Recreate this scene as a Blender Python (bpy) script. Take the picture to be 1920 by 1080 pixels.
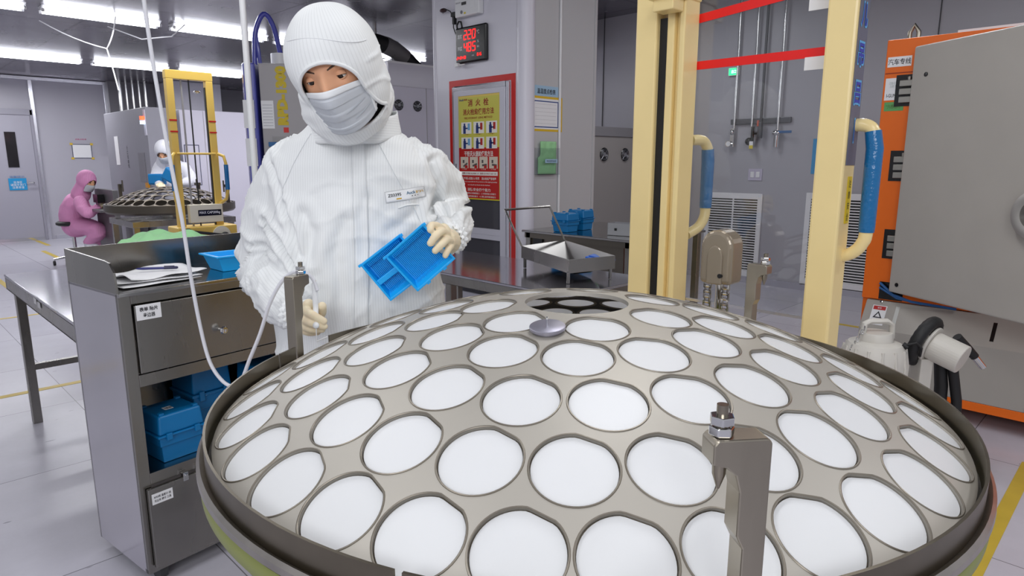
import bpy, bmesh, math, random
import numpy as np
from mathutils import Vector, Matrix, noise, Euler
from mathutils.bvhtree import BVHTree
from mathutils.geometry import delaunay_2d_cdt
for o in list(bpy.data.objects): bpy.data.objects.remove(o)
C = bpy.context.scene.collection
S = bpy.context.scene
PI = math.pi
rad = math.radians
random.seed(7)

# ------------------------------------------------------------------ camera, world, lights, exposure
cam_d = bpy.data.cameras.new('camera'); cam = bpy.data.objects.new('camera', cam_d); C.objects.link(cam)
cam.location = (0, 0, 1.30); cam.rotation_euler = (rad(90 - 10.9), 0, rad(-45))
cam_d.sensor_width = 36; cam_d.lens = 36 * 1236 / 1920; cam_d.clip_start = .02; cam_d.clip_end = 60
S.camera = cam
w = bpy.data.worlds.new('world'); S.world = w; w.use_nodes = True
w.node_tree.nodes['Background'].inputs[0].default_value = (.90, .92, 1, 1)
w.node_tree.nodes['Background'].inputs[1].default_value = .55
S.view_settings.view_transform = 'Standard'; S.view_settings.look = 'None'
S.view_settings.gamma = 1; S.view_settings.exposure = -0.12
try: S.view_settings.use_curve_mapping = False
except Exception: pass

def area(name, loc, sx, sy, power, rot=(0, 0, 0), col=(.97, .98, 1)):
    d = bpy.data.lights.new(name, 'AREA'); d.shape = 'RECTANGLE'; d.size = sx; d.size_y = sy
    d.energy = power; d.color = col
    o = bpy.data.objects.new(name, d); o.location = loc; o.rotation_euler = rot; C.objects.link(o); return o
area('front_fill_light', (-2.3, -1.6, 2.5), 2.4, 1.2, 60, (rad(62), 0, rad(-52)))  # unseen soft fill added behind the camera to brighten the worker
# rows of fluorescent tubes over the working area (behind and above the frame)
for k, (x, y) in enumerate([(.2, -.6), (-.8, 1.2), (1.9, 1.0), (.6, 2.9), (3.0, -.9), (4.6, 1.4), (2.2, 5.6), (5.2, 3.6)]):
    area('tube_row_light', (x, y, 2.92 if y < 4.5 else 2.56), 1.3, .25, 19)
for k, (x, y) in enumerate([(1.8, 7.1), (3.6, 7.1), (2.4, 10.5), (4.6, 10.5), (1.2, 12.4), (5.6, 7.6)]):
    area('far_tube_light', (x, y, 2.52), 1.6, .25, 34)

# ------------------------------------------------------------------ helpers
def lin(c):
    return tuple(((v / 255) / 12.92 if v / 255 <= .04045 else (((v / 255) + .055) / 1.055) ** 2.4) for v in c)
MATS = {}
def mat(name, rgb, rough=.5, metal=0, spec=.5, noise_amt=0, noise_scale=8, bump=0, bump_scale=60, emit=0, stretch=None,
        rnoise=0, coat=0, alpha=1, trans=0, sheen=0, sss=0):
    if name in MATS: return MATS[name]
    m = bpy.data.materials.new(name); m.use_nodes = True; MATS[name] = m
    nt = m.node_tree; b = nt.nodes['Principled BSDF']; N = nt.nodes.new; Lk = nt.links.new
    c = lin(rgb) + (1,)
    b.inputs['Base Color'].default_value = c
    b.inputs['Roughness'].default_value = rough; b.inputs['Metallic'].default_value = metal
    b.inputs['Specular IOR Level'].default_value = spec
    if coat: b.inputs['Coat Weight'].default_value = coat; b.inputs['Coat Roughness'].default_value = .08
    if trans: b.inputs['Transmission Weight'].default_value = trans
    if sss:
        b.inputs['Subsurface Weight'].default_value = sss; b.inputs['Subsurface Radius'].default_value = (.012, .005, .003)
    if emit:
        b.inputs['Emission Color'].default_value = c; b.inputs['Emission Strength'].default_value = emit
    if alpha < 1: b.inputs['Alpha'].default_value = alpha
    if noise_amt or bump or rnoise:
        tc = N('ShaderNodeTexCoord'); mp = N('ShaderNodeMapping'); Lk(tc.outputs['Object'], mp.inputs[0])
        if stretch: mp.inputs['Scale'].default_value = stretch
        n1 = N('ShaderNodeTexNoise'); n1.inputs['Scale'].default_value = noise_scale; n1.inputs['Detail'].default_value = 5
        Lk(mp.outputs[0], n1.inputs[0])
        if noise_amt:
            mx = N('ShaderNodeMix'); mx.data_type = 'RGBA'; mx.blend_type = 'MULTIPLY'; mx.inputs[0].default_value = 1
            rp = N('ShaderNodeMapRange'); rp.inputs[1].default_value = .3; rp.inputs[2].default_value = .7
            rp.inputs[3].default_value = 1 - noise_amt; rp.inputs[4].default_value = 1
            Lk(n1.outputs[0], rp.inputs[0]); Lk(rp.outputs[0], mx.inputs[7]); mx.inputs[6].default_value = c
            Lk(mx.outputs[2], b.inputs['Base Color'])
        if rnoise:
            r2 = N('ShaderNodeMapRange'); r2.inputs[1].default_value = .3; r2.inputs[2].default_value = .7
            r2.inputs[3].default_value = max(0, rough - rnoise); r2.inputs[4].default_value = rough + rnoise
            Lk(n1.outputs[0], r2.inputs[0]); Lk(r2.outputs[0], b.inputs['Roughness'])
        if bump:
            n2 = N('ShaderNodeTexNoise'); n2.inputs['Scale'].default_value = bump_scale; n2.inputs['Detail'].default_value = 3
            Lk(mp.outputs[0], n2.inputs[0]); bp = N('ShaderNodeBump'); bp.inputs['Strength'].default_value = bump
            bp.inputs['Distance'].default_value = .01
            Lk(n2.outputs[0], bp.inputs['Height']); Lk(bp.outputs[0], b.inputs['Normal'])
    return m

STEEL = mat('stainless', (158, 155, 150), .26, 1, noise_amt=.22, noise_scale=5, rnoise=.08, stretch=(1, 1, .25))
STEELM = mat('polished_stainless', (176, 174, 172), .1, 1, noise_amt=.1, noise_scale=3, rnoise=.04, bump=.03, bump_scale=4)
CHROME = mat('chrome', (215, 215, 215), .09, 1)
BSTEEL = mat('brushed_bracket_steel', (168, 160, 146), .3, 1, noise_amt=.15, noise_scale=18, stretch=(1, 1, .2))
DOMEM = mat('blasted_dome_steel', (184, 179, 170), .5, .45, noise_amt=.06, noise_scale=6)
DARKST = mat('dull_rim_steel', (128, 120, 106), .34, 1, noise_amt=.25, noise_scale=9)
WHITEW = mat('wafer_white', (253, 254, 255), .35, 0, .4)
_nt = WHITEW.node_tree; _t = _nt.nodes.new('ShaderNodeBsdfTranslucent'); _t.inputs[0].default_value = (.97, .98, 1, 1); _mx = _nt.nodes.new('ShaderNodeMixShader'); _mx.inputs[0].default_value = .42
_nt.links.new(_nt.nodes['Principled BSDF'].outputs[0], _mx.inputs[1]); _nt.links.new(_t.outputs[0], _mx.inputs[2]); _nt.links.new(_mx.outputs[0], _nt.nodes['Material Output'].inputs[0])
BLACK = mat('black_rubber', (22, 22, 24), .55, bump=.1)
BLKG = mat('black_gloss', (14, 14, 16), .25)
YELP = mat('cream_yellow_paint', (244, 220, 158), .28, 0, .5, noise_amt=.04)
YELD = mat('truck_yellow_paint', (226, 190, 92), .35, 0)
BLUEW = mat('blue_wrap', (14, 104, 160), .16, 0, .6, bump=.25, bump_scale=70)
BLUEB = mat('blue_box_plastic', (8, 112, 172), .38, 0, .5)
BLUET = mat('bright_blue_tray', (16, 172, 248), .34, 0, .5)
WALLM = mat('wall_panel', (176, 174, 184), .35, 0, .5, noise_amt=.04, noise_scale=1.2)
WALLR = mat('wall_panel_grey', (168, 167, 174), .4, 0, .4, noise_amt=.05, noise_scale=1.0)
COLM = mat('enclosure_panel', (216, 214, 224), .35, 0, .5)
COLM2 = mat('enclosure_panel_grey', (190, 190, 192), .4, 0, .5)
ALU = mat('aluminium_trim', (215, 215, 222), .22, .8)
WHITEP = mat('white_plastic', (228, 228, 230), .4)
PAPER = mat('paper', (232, 232, 234), .8)
LILAC = mat('lilac_cabinet', (196, 193, 206), .4)
GREYC = mat('grey_cabinet', (150, 148, 148), .42)
ORANGE = mat('orange_paint', (232, 106, 8), .38, noise_amt=.04)
RED = mat('red_tape', (200, 28, 22), .4)
REDB = mat('bright_red_tape', (232, 18, 14), .5)
GREEN = mat('olive_green_paint', (128, 134, 72), .45)
TXTK = mat('ink_black', (34, 34, 40), .6)
CLOTHG = mat('green_cloth', (158, 214, 158), .8, bump=.3, bump_scale=30)
GLOVE = mat('latex_glove', (236, 220, 188), .55, 0, .4, bump=.12, bump_scale=420, sss=.15)
SKIN = mat('skin', (234, 176, 138), .5, 0, .4, noise_amt=.05, noise_scale=30, sss=.2)
MASKM = mat('mask_grey', (198, 202, 208), .75)
MASKW = mat('mask_white', (236, 238, 240), .7)

class MB:
    def __init__(s): s.v = []; s.f = []; s.M = Matrix()
    def add(s, vs, fs):
        b = len(s.v); s.v += [s.M @ Vector(v) for v in vs]; s.f += [tuple(b + i for i in f) for f in fs]; return s
    def box(s, a, b):
        x0, y0, z0 = a; x1, y1, z1 = b
        return s.add([(x0,y0,z0),(x1,y0,z0),(x1,y1,z0),(x0,y1,z0),(x0,y0,z1),(x1,y0,z1),(x1,y1,z1),(x0,y1,z1)],
                     [(0,3,2,1),(4,5,6,7),(0,1,5,4),(1,2,6,5),(2,3,7,6),(3,0,4,7)])
    def ringx(s, x0, x1, y0, y1, z0, z1, wy, wt, wb=None):      # rectangular frame in a yz plane, no overlaps
        wb = wt if wb is None else wb
        s.box((x0, y0, z0), (x1, y0 + wy, z1)); s.box((x0, y1 - wy, z0), (x1, y1, z1))
        s.box((x0, y0 + wy, z1 - wt), (x1, y1 - wy, z1)); return s.box((x0, y0 + wy, z0), (x1, y1 - wy, z0 + wb))
    def prism(s, poly, d, off=(0, 0, 0)):   # poly of 3D points, extruded by vector d
        n = len(poly); d = Vector(d)
        vs = [Vector(p) for p in poly] + [Vector(p) + d for p in poly]
        return s.add(vs, [tuple(range(n))[::-1], tuple(range(n, 2 * n))] + [(i, (i + 1) % n, (i + 1) % n + n, i + n) for i in range(n)])
    def tube(s, pts, r, n=12, cap=True, sx=1, closed=False):
        pts = [Vector(p) for p in pts]; m = len(pts); rs = r if isinstance(r, (list, tuple)) else [r] * m
        vs = []; fs = []; pn = None
        for i, p in enumerate(pts):
            if closed: t = pts[(i + 1) % m] - pts[i - 1]
            else: t = pts[min(i + 1, m - 1)] - pts[max(i - 1, 0)]
            t = t.normalized() if t.length > 1e-9 else Vector((0, 0, 1))
            if pn is None:
                a = Vector((0, 0, 1)) if abs(t.z) < .9 else Vector((1, 0, 0)); nn = t.cross(a).normalized()
            else: nn = (pn - t * pn.dot(t)); nn = nn.normalized() if nn.length > 1e-6 else t.orthogonal().normalized()
            pn = nn; bb = t.cross(nn)
            for k in range(n):
                an = 2 * PI * k / n; vs.append(p + (nn * math.cos(an) * sx + bb * math.sin(an)) * rs[i])
        for i in range(m - 1 + (1 if closed else 0)):
            j = (i + 1) % m
            for k in range(n): fs.append((i*n+k, i*n+(k+1)%n, j*n+(k+1)%n, j*n+k))
        if cap and not closed: fs += [tuple(range(n))[::-1], tuple((m-1)*n + k for k in range(n))]
        return s.add(vs, fs)
    def cyl(s, a, b, r, n=20, r2=None): return s.tube([a, b], [r, r if r2 is None else r2], n)
    def lathe(s, prof, n=32, o=(0, 0, 0), a0=0, a1=2 * PI):
        full = abs(a1 - a0 - 2 * PI) < 1e-6; m = len(prof); k = n if full else n + 1; vs = []; fs = []
        for j in range(k):
            a = a0 + (a1 - a0) * j / n
            for (r, z) in prof: vs.append((o[0] + r * math.cos(a), o[1] + r * math.sin(a), o[2] + z))
        for j in range(n):
            j2 = (j + 1) % k
            for i in range(m - 1): fs.append((j*m+i, j2*m+i, j2*m+i+1, j*m+i+1))
        return s.add(vs, fs)
    def ell(s, c, r, n=16, m=10, R=None):
        vs = []; fs = []; R = R or Matrix.Identity(3)
        for i in range(m + 1):
            th = PI * i / m
            for k in range(n):
                ph = 2 * PI * k / n
                vs.append(Vector(c) + R @ Vector((r[0]*math.sin(th)*math.cos(ph), r[1]*math.sin(th)*math.sin(ph), r[2]*math.cos(th))))
        for i in range(m):
            for k in range(n): fs.append((i*n+k, (i+1)*n+k, (i+1)*n+(k+1)%n, i*n+(k+1)%n))
        return s.add(vs, fs)
    def grid(s, fn, nu, nv, closeu=False):
        vs = [fn(i / nu, j / nv) for j in range(nv + 1) for i in range(nu + 1)]
        return s.add(vs, [(j*(nu+1)+i, j*(nu+1)+i+1, (j+1)*(nu+1)+i+1, (j+1)*(nu+1)+i) for j in range(nv) for i in range(nu)])
    def mesh(s, name):
        me = bpy.data.meshes.new(name); me.from_pydata([tuple(v) for v in s.v], [], s.f); me.validate(); return me
    def build(s, name, m=None, parent=None, smooth=False, bevel=0, seg=2, solid=0, subdiv=0, sangle=None):
        me = s.mesh(name)
        bm = bmesh.new(); bm.from_mesh(me); bmesh.ops.remove_doubles(bm, verts=bm.verts, dist=1e-6)
        bmesh.ops.recalc_face_normals(bm, faces=bm.faces); bm.to_mesh(me); bm.free()
        o = bpy.data.objects.new(name, me); C.objects.link(o)
        if m: me.materials.append(m)
        if parent: o.parent = parent
        if smooth: shade(me, sangle)
        if solid: md = o.modifiers.new('solid', 'SOLIDIFY'); md.thickness = solid; md.offset = 0
        if bevel: md = o.modifiers.new('bevel', 'BEVEL'); md.width = bevel; md.segments = seg; md.limit_method = 'ANGLE'; md.angle_limit = rad(35)
        if subdiv: md = o.modifiers.new('sub', 'SUBSURF'); md.levels = subdiv; md.render_levels = subdiv
        return o
def shade(me, ang=None):
    me.polygons.foreach_set('use_smooth', [True] * len(me.polygons))
    if ang is None: ang = 40
    bm = bmesh.new(); bm.from_mesh(me)
    for e in bm.edges:
        if len(e.link_faces) == 2 and e.calc_face_angle(0) > rad(ang): e.smooth = False
    bm.to_mesh(me); bm.free()
def tag(o, label, cat, group=None):
    o['label'] = label; o['category'] = cat
    if group: o['group'] = group
    return o
def thing(name, label, cat, loc=(0, 0, 0), rz=0, group=None):
    o = bpy.data.objects.new(name, None); C.objects.link(o); o.location = loc; o.rotation_euler = (0, 0, rad(rz)); o.empty_display_size = .1
    return tag(o, label, cat, group)
def struct(o): o['kind'] = 'structure'; return o
def lab(o, l): o['label'] = l; return o
def copy_tree(o, parent=None):
    c = o.copy(); C.objects.link(c); c.parent = parent
    for ch in o.children: copy_tree(ch, c)
    return c
def fr(o, right, up):
    r = Vector(right).normalized(); u = Vector(up).normalized(); n = r.cross(u)
    M = Matrix.Identity(4)
    for i in range(3): M[i][0] = r[i]; M[i][1] = u[i]; M[i][2] = n[i]; M[i][3] = o[i]
    return M
_tc = {}
def text(body, w_, h_, m, parent, M, name='lettering', bold=0, depth=.0006, stretch=True, shear=0):
    """lettering fitted to a w_ x h_ box centred on frame M (normal = local z)"""
    cu = bpy.data.curves.new('t', 'FONT'); cu.body = body; cu.size = 1; cu.align_x = 'CENTER'; cu.resolution_u = 2
    cu.offset = bold; cu.extrude = 0; cu.shear = shear
    to = bpy.data.objects.new('t', cu); C.objects.link(to)
    dg = bpy.context.evaluated_depsgraph_get(); me = bpy.data.meshes.new_from_object(to.evaluated_get(dg))
    bpy.data.objects.remove(to)
    if not len(me.vertices): return None
    co = np.empty(len(me.vertices) * 3); me.vertices.foreach_get('co', co); co = co.reshape(-1, 3)
    a, b = co.min(0), co.max(0); sx = w_ / max(b[0] - a[0], 1e-6); sy = h_ / max(b[1] - a[1], 1e-6)
    if not stretch: sx = sy = min(sx, sy)
    co[:, 0] = (co[:, 0] - (a[0] + b[0]) / 2) * sx; co[:, 1] = (co[:, 1] - (a[1] + b[1]) / 2) * sy; co[:, 2] = depth
    R = np.array(M); co = co @ R[:3, :3].T + R[:3, 3]
    me.vertices.foreach_set('co', co.ravel()); me.update()
    me.materials.clear(); me.materials.append(m)
    o = bpy.data.objects.new(name, me); C.objects.link(o); o.parent = parent; return o
def smooth_path(P, n=6):
    P = [Vector(p) for p in P]; out = []
    for i in range(len(P) - 1):
        a, b_, c_, d_ = P[max(i-1, 0)], P[i], P[i+1], P[min(i+2, len(P)-1)]
        for k in range(n):
            t = k / n; out.append(.5 * ((2*b_) + (c_ - a) * t + (2*a - 5*b_ + 4*c_ - d_) * t*t + (-a + 3*b_ - 3*c_ + d_) * t**3))
    return out + [P[-1]]
def plate(M, w_, h_, t, mb=None, r=0):
    """flat rectangle (thickness t along +normal) centred on frame M, added to mb"""
    mb = mb or MB(); old = mb.M; mb.M = old @ M
    mb.box((-w_/2, -h_/2, 0), (w_/2, h_/2, t)); mb.M = old; return mb
def sticker(M, w_, h_, m, parent, name='label_plate', t=.001):
    return plate(M, w_, h_, t).build(name, m, parent)
def up(M, d=0, x=0, y=0): return M @ Matrix.Translation((x, y, d))
FX = lambda x, y, z: fr((x, y, z), (0, -1, 0), (0, 0, 1))      # frame on a face looking towards -x
FY = lambda x, y, z: fr((x, y, z), (1, 0, 0), (0, 0, 1))       # frame on a face looking towards -y

# ------------------------------------------------------------------ room
def room_mats():
    m = mat('floor_epoxy', (196, 194, 206), .2, 0, .5); nt = m.node_tree; N = nt.nodes.new; Lk = nt.links.new; b = nt.nodes['Principled BSDF']
    tc = N('ShaderNodeTexCoord'); mp = N('ShaderNodeMapping'); mp.inputs['Location'].default_value = (.16, .35, 0); Lk(tc.outputs['Object'], mp.inputs[0])
    br = N('ShaderNodeTexBrick'); br.offset = 0; br.inputs['Scale'].default_value = 1; br.inputs['Brick Width'].default_value = .9; br.inputs['Row Height'].default_value = .9
    br.inputs['Mortar Size'].default_value = .0022; br.inputs['Mortar Smooth'].default_value = .3
    br.inputs['Color1'].default_value = lin((200, 198, 208)) + (1,); br.inputs['Color2'].default_value = lin((194, 192, 203)) + (1,); br.inputs['Mortar'].default_value = lin((120, 118, 124)) + (1,)
    Lk(mp.outputs[0], br.inputs[0])
    n = N('ShaderNodeTexNoise'); n.inputs['Scale'].default_value = 1.6; n.inputs['Detail'].default_value = 9; n.inputs['Roughness'].default_value = .7; Lk(tc.outputs['Object'], n.inputs[0])
    mr = N('ShaderNodeMapRange'); mr.inputs[1].default_value = .35; mr.inputs[2].default_value = .7; mr.inputs[3].default_value = 1; mr.inputs[4].default_value = .86; Lk(n.outputs[0], mr.inputs[0])
    mx = N('ShaderNodeMix'); mx.data_type = 'RGBA'; mx.blend_type = 'MULTIPLY'; mx.inputs[0].default_value = 1; Lk(br.outputs[0], mx.inputs[6]); Lk(mr.outputs[0], mx.inputs[7])
    # small black scuffs
    n3 = N('ShaderNodeTexNoise'); n3.inputs['Scale'].default_value = 1; n3.inputs['Detail'].default_value = 2
    mp3 = N('ShaderNodeMapping'); mp3.inputs['Scale'].default_value = (7, 38, 1); mp3.inputs['Rotation'].default_value = (0, 0, .5); Lk(tc.outputs['Object'], mp3.inputs[0]); Lk(mp3.outputs[0], n3.inputs[0])
    m3 = N('ShaderNodeMapRange'); m3.inputs[1].default_value = .735; m3.inputs[2].default_value = .76; m3.inputs[3].default_value = 1; m3.inputs[4].default_value = .3; Lk(n3.outputs[0], m3.inputs[0])
    mx2 = N('ShaderNodeMix'); mx2.data_type = 'RGBA'; mx2.blend_type = 'MULTIPLY'; mx2.inputs[0].default_value = 1; Lk(mx.outputs[2], mx2.inputs[6]); Lk(m3.outputs[0], mx2.inputs[7])
    Lk(mx2.outputs[2], b.inputs['Base Color'])
    r2 = N('ShaderNodeMapRange'); r2.inputs[3].default_value = .13; r2.inputs[4].default_value = .34; Lk(n.outputs[0], r2.inputs[0]); Lk(r2.outputs[0], b.inputs['Roughness'])
    c = mat('ceiling_panel', (112, 109, 116), .24, .55); nt = c.node_tree; N = nt.nodes.new; Lk = nt.links.new; b = nt.nodes['Principled BSDF']
    tc = N('ShaderNodeTexCoord'); br = N('ShaderNodeTexBrick'); br.offset = 0; br.inputs['Scale'].default_value = 1; br.inputs['Brick Width'].default_value = 1.18; br.inputs['Row Height'].default_value = 1.18
    mp = N('ShaderNodeMapping'); mp.inputs['Location'].default_value = (.5, .25, 0); Lk(tc.outputs['Object'], mp.inputs[0])
    br.inputs['Mortar Size'].default_value = .012; br.inputs['Color1'].default_value = lin((122, 119, 126)) + (1,); br.inputs['Color2'].default_value = lin((112, 109, 117)) + (1,); br.inputs['Mortar'].default_value = lin((62, 60, 66)) + (1,)
    Lk(mp.outputs[0], br.inputs[0]); Lk(br.outputs[0], b.inputs['Base Color'])
    bp = N('ShaderNodeBump'); bp.inputs['Strength'].default_value = .4; bp.inputs['Distance'].default_value = .01; bp.invert = True; Lk(br.outputs['Fac'], bp.inputs['Height']); Lk(bp.outputs[0], b.inputs['Normal'])
    n = N('ShaderNodeTexNoise'); n.inputs['Scale'].default_value = 2.5; n.inputs['Detail'].default_value = 3; Lk(tc.outputs['Object'], n.inputs[0])
    r2 = N('ShaderNodeMapRange'); r2.inputs[3].default_value = .16; r2.inputs[4].default_value = .34; Lk(n.outputs[0], r2.inputs[0]); Lk(r2.outputs[0], b.inputs['Roughness'])
    return m, c
FLOORM, CEILM = room_mats()
struct(MB().box((-6, -6, -.1), (8, 15, 0)).build('floor', FLOORM))
cl = MB()
cl.box((-1.5, 4.5, 2.65), (5.0, 13.6, 2.75)); cl.box((5.0, 5.4, 2.65), (7.0, 13.6, 2.75))
cl.box((-1.5, -2.0, 3.0), (7.0, 5.4, 3.1)); cl.box((-1.5, 4.46, 2.65), (5.0, 4.5, 3.0)); cl.box((5.0, 5.36, 2.65), (7.0, 5.4, 3.0)); cl.box((4.98, 4.5, 2.65), (5.02, 5.4, 3.0))
struct(cl.build('ceiling', CEILM))
struct(MB().box((-1.5, 13.4, 0), (3.42, 13.55, 2.65)).build('wall_back', WALLM))
wb = MB(); wb.box((3.42, 13.25, 0), (7, 13.4, 2.65))
struct(wb.build('wall_back_recess', mat('dim_recess_panel', (120, 118, 124), .4)))  # panels coloured darker to stand for the dim light back there
struct(MB().box((6.8, -2, 0), (6.95, 13.4, 3.0)).build('wall_right', WALLR))
# seams and trims on the walls
tr = MB()
for x in (2.33, 3.40): tr.box((x - .03, 13.365, 0), (x + .03, 13.4, 2.62))
struct(tr.build('trim_1', ALU, bevel=.008))
struct(MB().box((-1.5, 13.35, 2.585), (3.45, 13.4, 2.645)).build('trim_2', ALU, bevel=.008))
struct(MB().box((2.42, 13.37, 0), (6.8, 13.4, .06)).build('baseboard_back', ALU))
t3 = MB()
for y in (5.2, 4.05, 1.63, .45): t3.box((6.79, y - .004, 0), (6.801, y + .004, 3))
struct(t3.build('trim_3', mat('seam_dark', (70, 70, 74), .6)))
struct(MB().box((6.78, -2, 0), (6.8, 5.4, .07)).build('baseboard_right', ALU))
# door in the back wall
d = struct(MB().box((1.35, 13.37, .02), (2.27, 13.41, 2.03)).build('door_1', mat('door_paint', (160, 158, 170), .35), bevel=.004))
MB().box((1.25, 13.355, 0), (1.35, 13.41, 2.12)).box((2.27, 13.355, 0), (2.31, 13.41, 2.12)).box((1.25, 13.355, 2.03), (2.31, 13.41, 2.12)).build('door_frame', mat('door_frame_grey', (148, 146, 158), .3), d, bevel=.006)
MB().box((1.90, 13.36, 1.2), (2.045, 13.375, 1.76)).build('door_window', mat('dark_glass', (28, 26, 28), .1, 0, .6), d)
MB().cyl((2.20, 13.36, .95), (2.20, 13.31, .95), .012).cyl((2.20, 13.31, .95), (2.10, 13.31, .95), .01).build('door_handle', CHROME, d, smooth=True)
MB().box((1.4, 13.35, .0), (2.27, 13.365, .05)).build('kick_plate', CHROME, d)
s = thing('door_notice', 'blue notice with white text stuck on grey door', 'notice', (1.99, 13.36, .94))
sticker(FY(0, 0, -.01), .24, .19, mat('notice_blue', (20, 140, 196), .4), s, 'notice_sheet')
text('洁净区\n请随手关门\n注意安全', .2, .12, WHITEP, s, up(FY(0, -.002, -.02)), 'notice_lettering')
text('温馨提示', .2, .03, mat('notice_ink', (40, 110, 170), .5), s, up(FY(0, -.002, .11)), 'heading')
s = thing('wall_notice', 'white notice sheet with yellow corners on the far back wall', 'notice', (2.955, 13.395, 1.465))
sticker(FY(0, 0, 0), .29, .235, mat('frame_navy', (60, 66, 92), .5), s, 'frame', .004)
sticker(FY(0, -.004, 0), .27, .215, PAPER, s, 'sheet', .002)
yk = MB()
for sx in (-1, 1):
    for sz in (-1, 1): yk.box((sx*.15 - .022, -.008, sz*.12 - .018), (sx*.15 + .022, -.0055, sz*.12 + .018))
yk.build('corner_tape', mat('corner_yellow', (214, 180, 60), .5), s)
text('设备点检表', .17, .025, mat('magenta_ink', (196, 60, 120), .5), s, up(FY(0, -.001, .2)), 'heading')
# yellow floor tape
YT = mat('floor_tape_yellow', (206, 178, 62), .4, noise_amt=.12)
n = 4
for (a, b) in (((-1.2, 4.48), (3.0, 4.53)), ((1.04, 6.78), (1.09, 9.5)), ((-1.5, 6.81), (1.09, 6.85)), ((1.9, 10.6), (1.96, 11.7)), ((5.53, -1.5), (5.58, 3.2)), ((2.2, .275), (3.5, .325)), ((2.1, 12.4), (2.16, 13.3))):
    struct(MB().box((a[0], a[1], 0), (b[0], b[1], .0015)).build('trim_%d' % n, YT)); n += 1

# ------------------------------------------------------------------ ceiling lights
def fixture(x, y, z, label, group):
    t = thing('fluorescent_light', label, 'ceiling light', (x, y, z), 0, group)
    MB().prism([(-.49, -.08, 0), (-.49, .08, 0), (-.49, .02, -.035), (-.49, -.02, -.035)], (.98, 0, 0)).build('housing', WHITEP, t)
    for s_ in (-1, 1):
        MB().cyl((-.47, s_ * .06, -.04), (.47, s_ * .06, -.04), .014, 10).build('lamp_tube', mat('lit_tube', (244, 246, 255), .4, emit=9), t, smooth=True)
        for e_ in (-.49, .47): MB().cyl((e_, s_ * .06, -.04), (e_ + .02, s_ * .06, -.04), .016, 8).build('end_cap', WHITEP, t, smooth=True)
    return t
fx0 = fixture(.83, 7.35, 2.65, 'lit twin-tube batten in the nearer ceiling row', 'battens of the nearer ceiling row')
for i in range(1, 5):
    c = copy_tree(fx0); c.location.x = .83 + 1.09 * i
fx1 = copy_tree(fx0); fx1.location = (2.0, 10.75, 2.65)
for i in range(1, 5):
    c = copy_tree(fx1); c.location.x = 2.0 + 1.1 * i
c = copy_tree(fx1); c.location.x = .9
for far_, nm, gn in ((False, 'nearer', 'battens of the nearer ceiling row'), (True, 'farther', 'battens of the farther ceiling row')):
    L0 = sorted([o for o in C.objects if o.name.startswith('fluorescent_light') and (o.location.y > 10) == far_], key=lambda o: o.location.x)
    for i, o in enumerate(L0): o['label'] = 'lit twin-tube batten, %s from the left in the %s ceiling row' % (['first', 'second', 'third', 'fourth', 'fifth', 'sixth'][i], nm); o['group'] = gn
# cable hanging under the ceiling
cb_ = [[(2.0, 7.25, 2.63), (1.98, 7.3, 2.45), (1.95, 7.45, 2.36), (1.72, 7.6, 2.42), (1.5, 7.8, 2.6)], [(1.95, 7.45, 2.36), (1.98, 7.44, 2.2), (2.01, 7.44, 1.98)], [(2.6, 7.2, 2.63), (2.5, 7.3, 2.52), (2.3, 7.55, 2.5), (2.1, 7.9, 2.64)]]
hc_ = MB()
for c_ in cb_[:2]: hc_.tube([Vector(c_[0])] + [Vector(c_[i]).lerp(Vector(c_[i + 1]), .5 + .0 * k) if False else Vector(c_[i]) * (1 - k / 6) ** 2 + (Vector(c_[i + 1])) * 2 * (k / 6) * (1 - k / 6) + Vector(c_[i + 2]) * (k / 6) ** 2 for i in range(0, len(c_) - 2, 2) for k in range(1, 7)], .006, 6)
hc_.build('hanging_cable', WHITEP, smooth=True)
c_ = cb_[2]; tag(MB().tube([Vector(c_[0]), Vector(c_[1]), Vector(c_[2]), Vector(c_[3])], .006, 6).build('hanging_cable', WHITEP, smooth=True), 'short drooping white cable between the nearer ceiling lights', 'cable')
tag(bpy.data.objects['hanging_cable'], 'thin white cables drooping from the ceiling beside the lights', 'cable')

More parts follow.
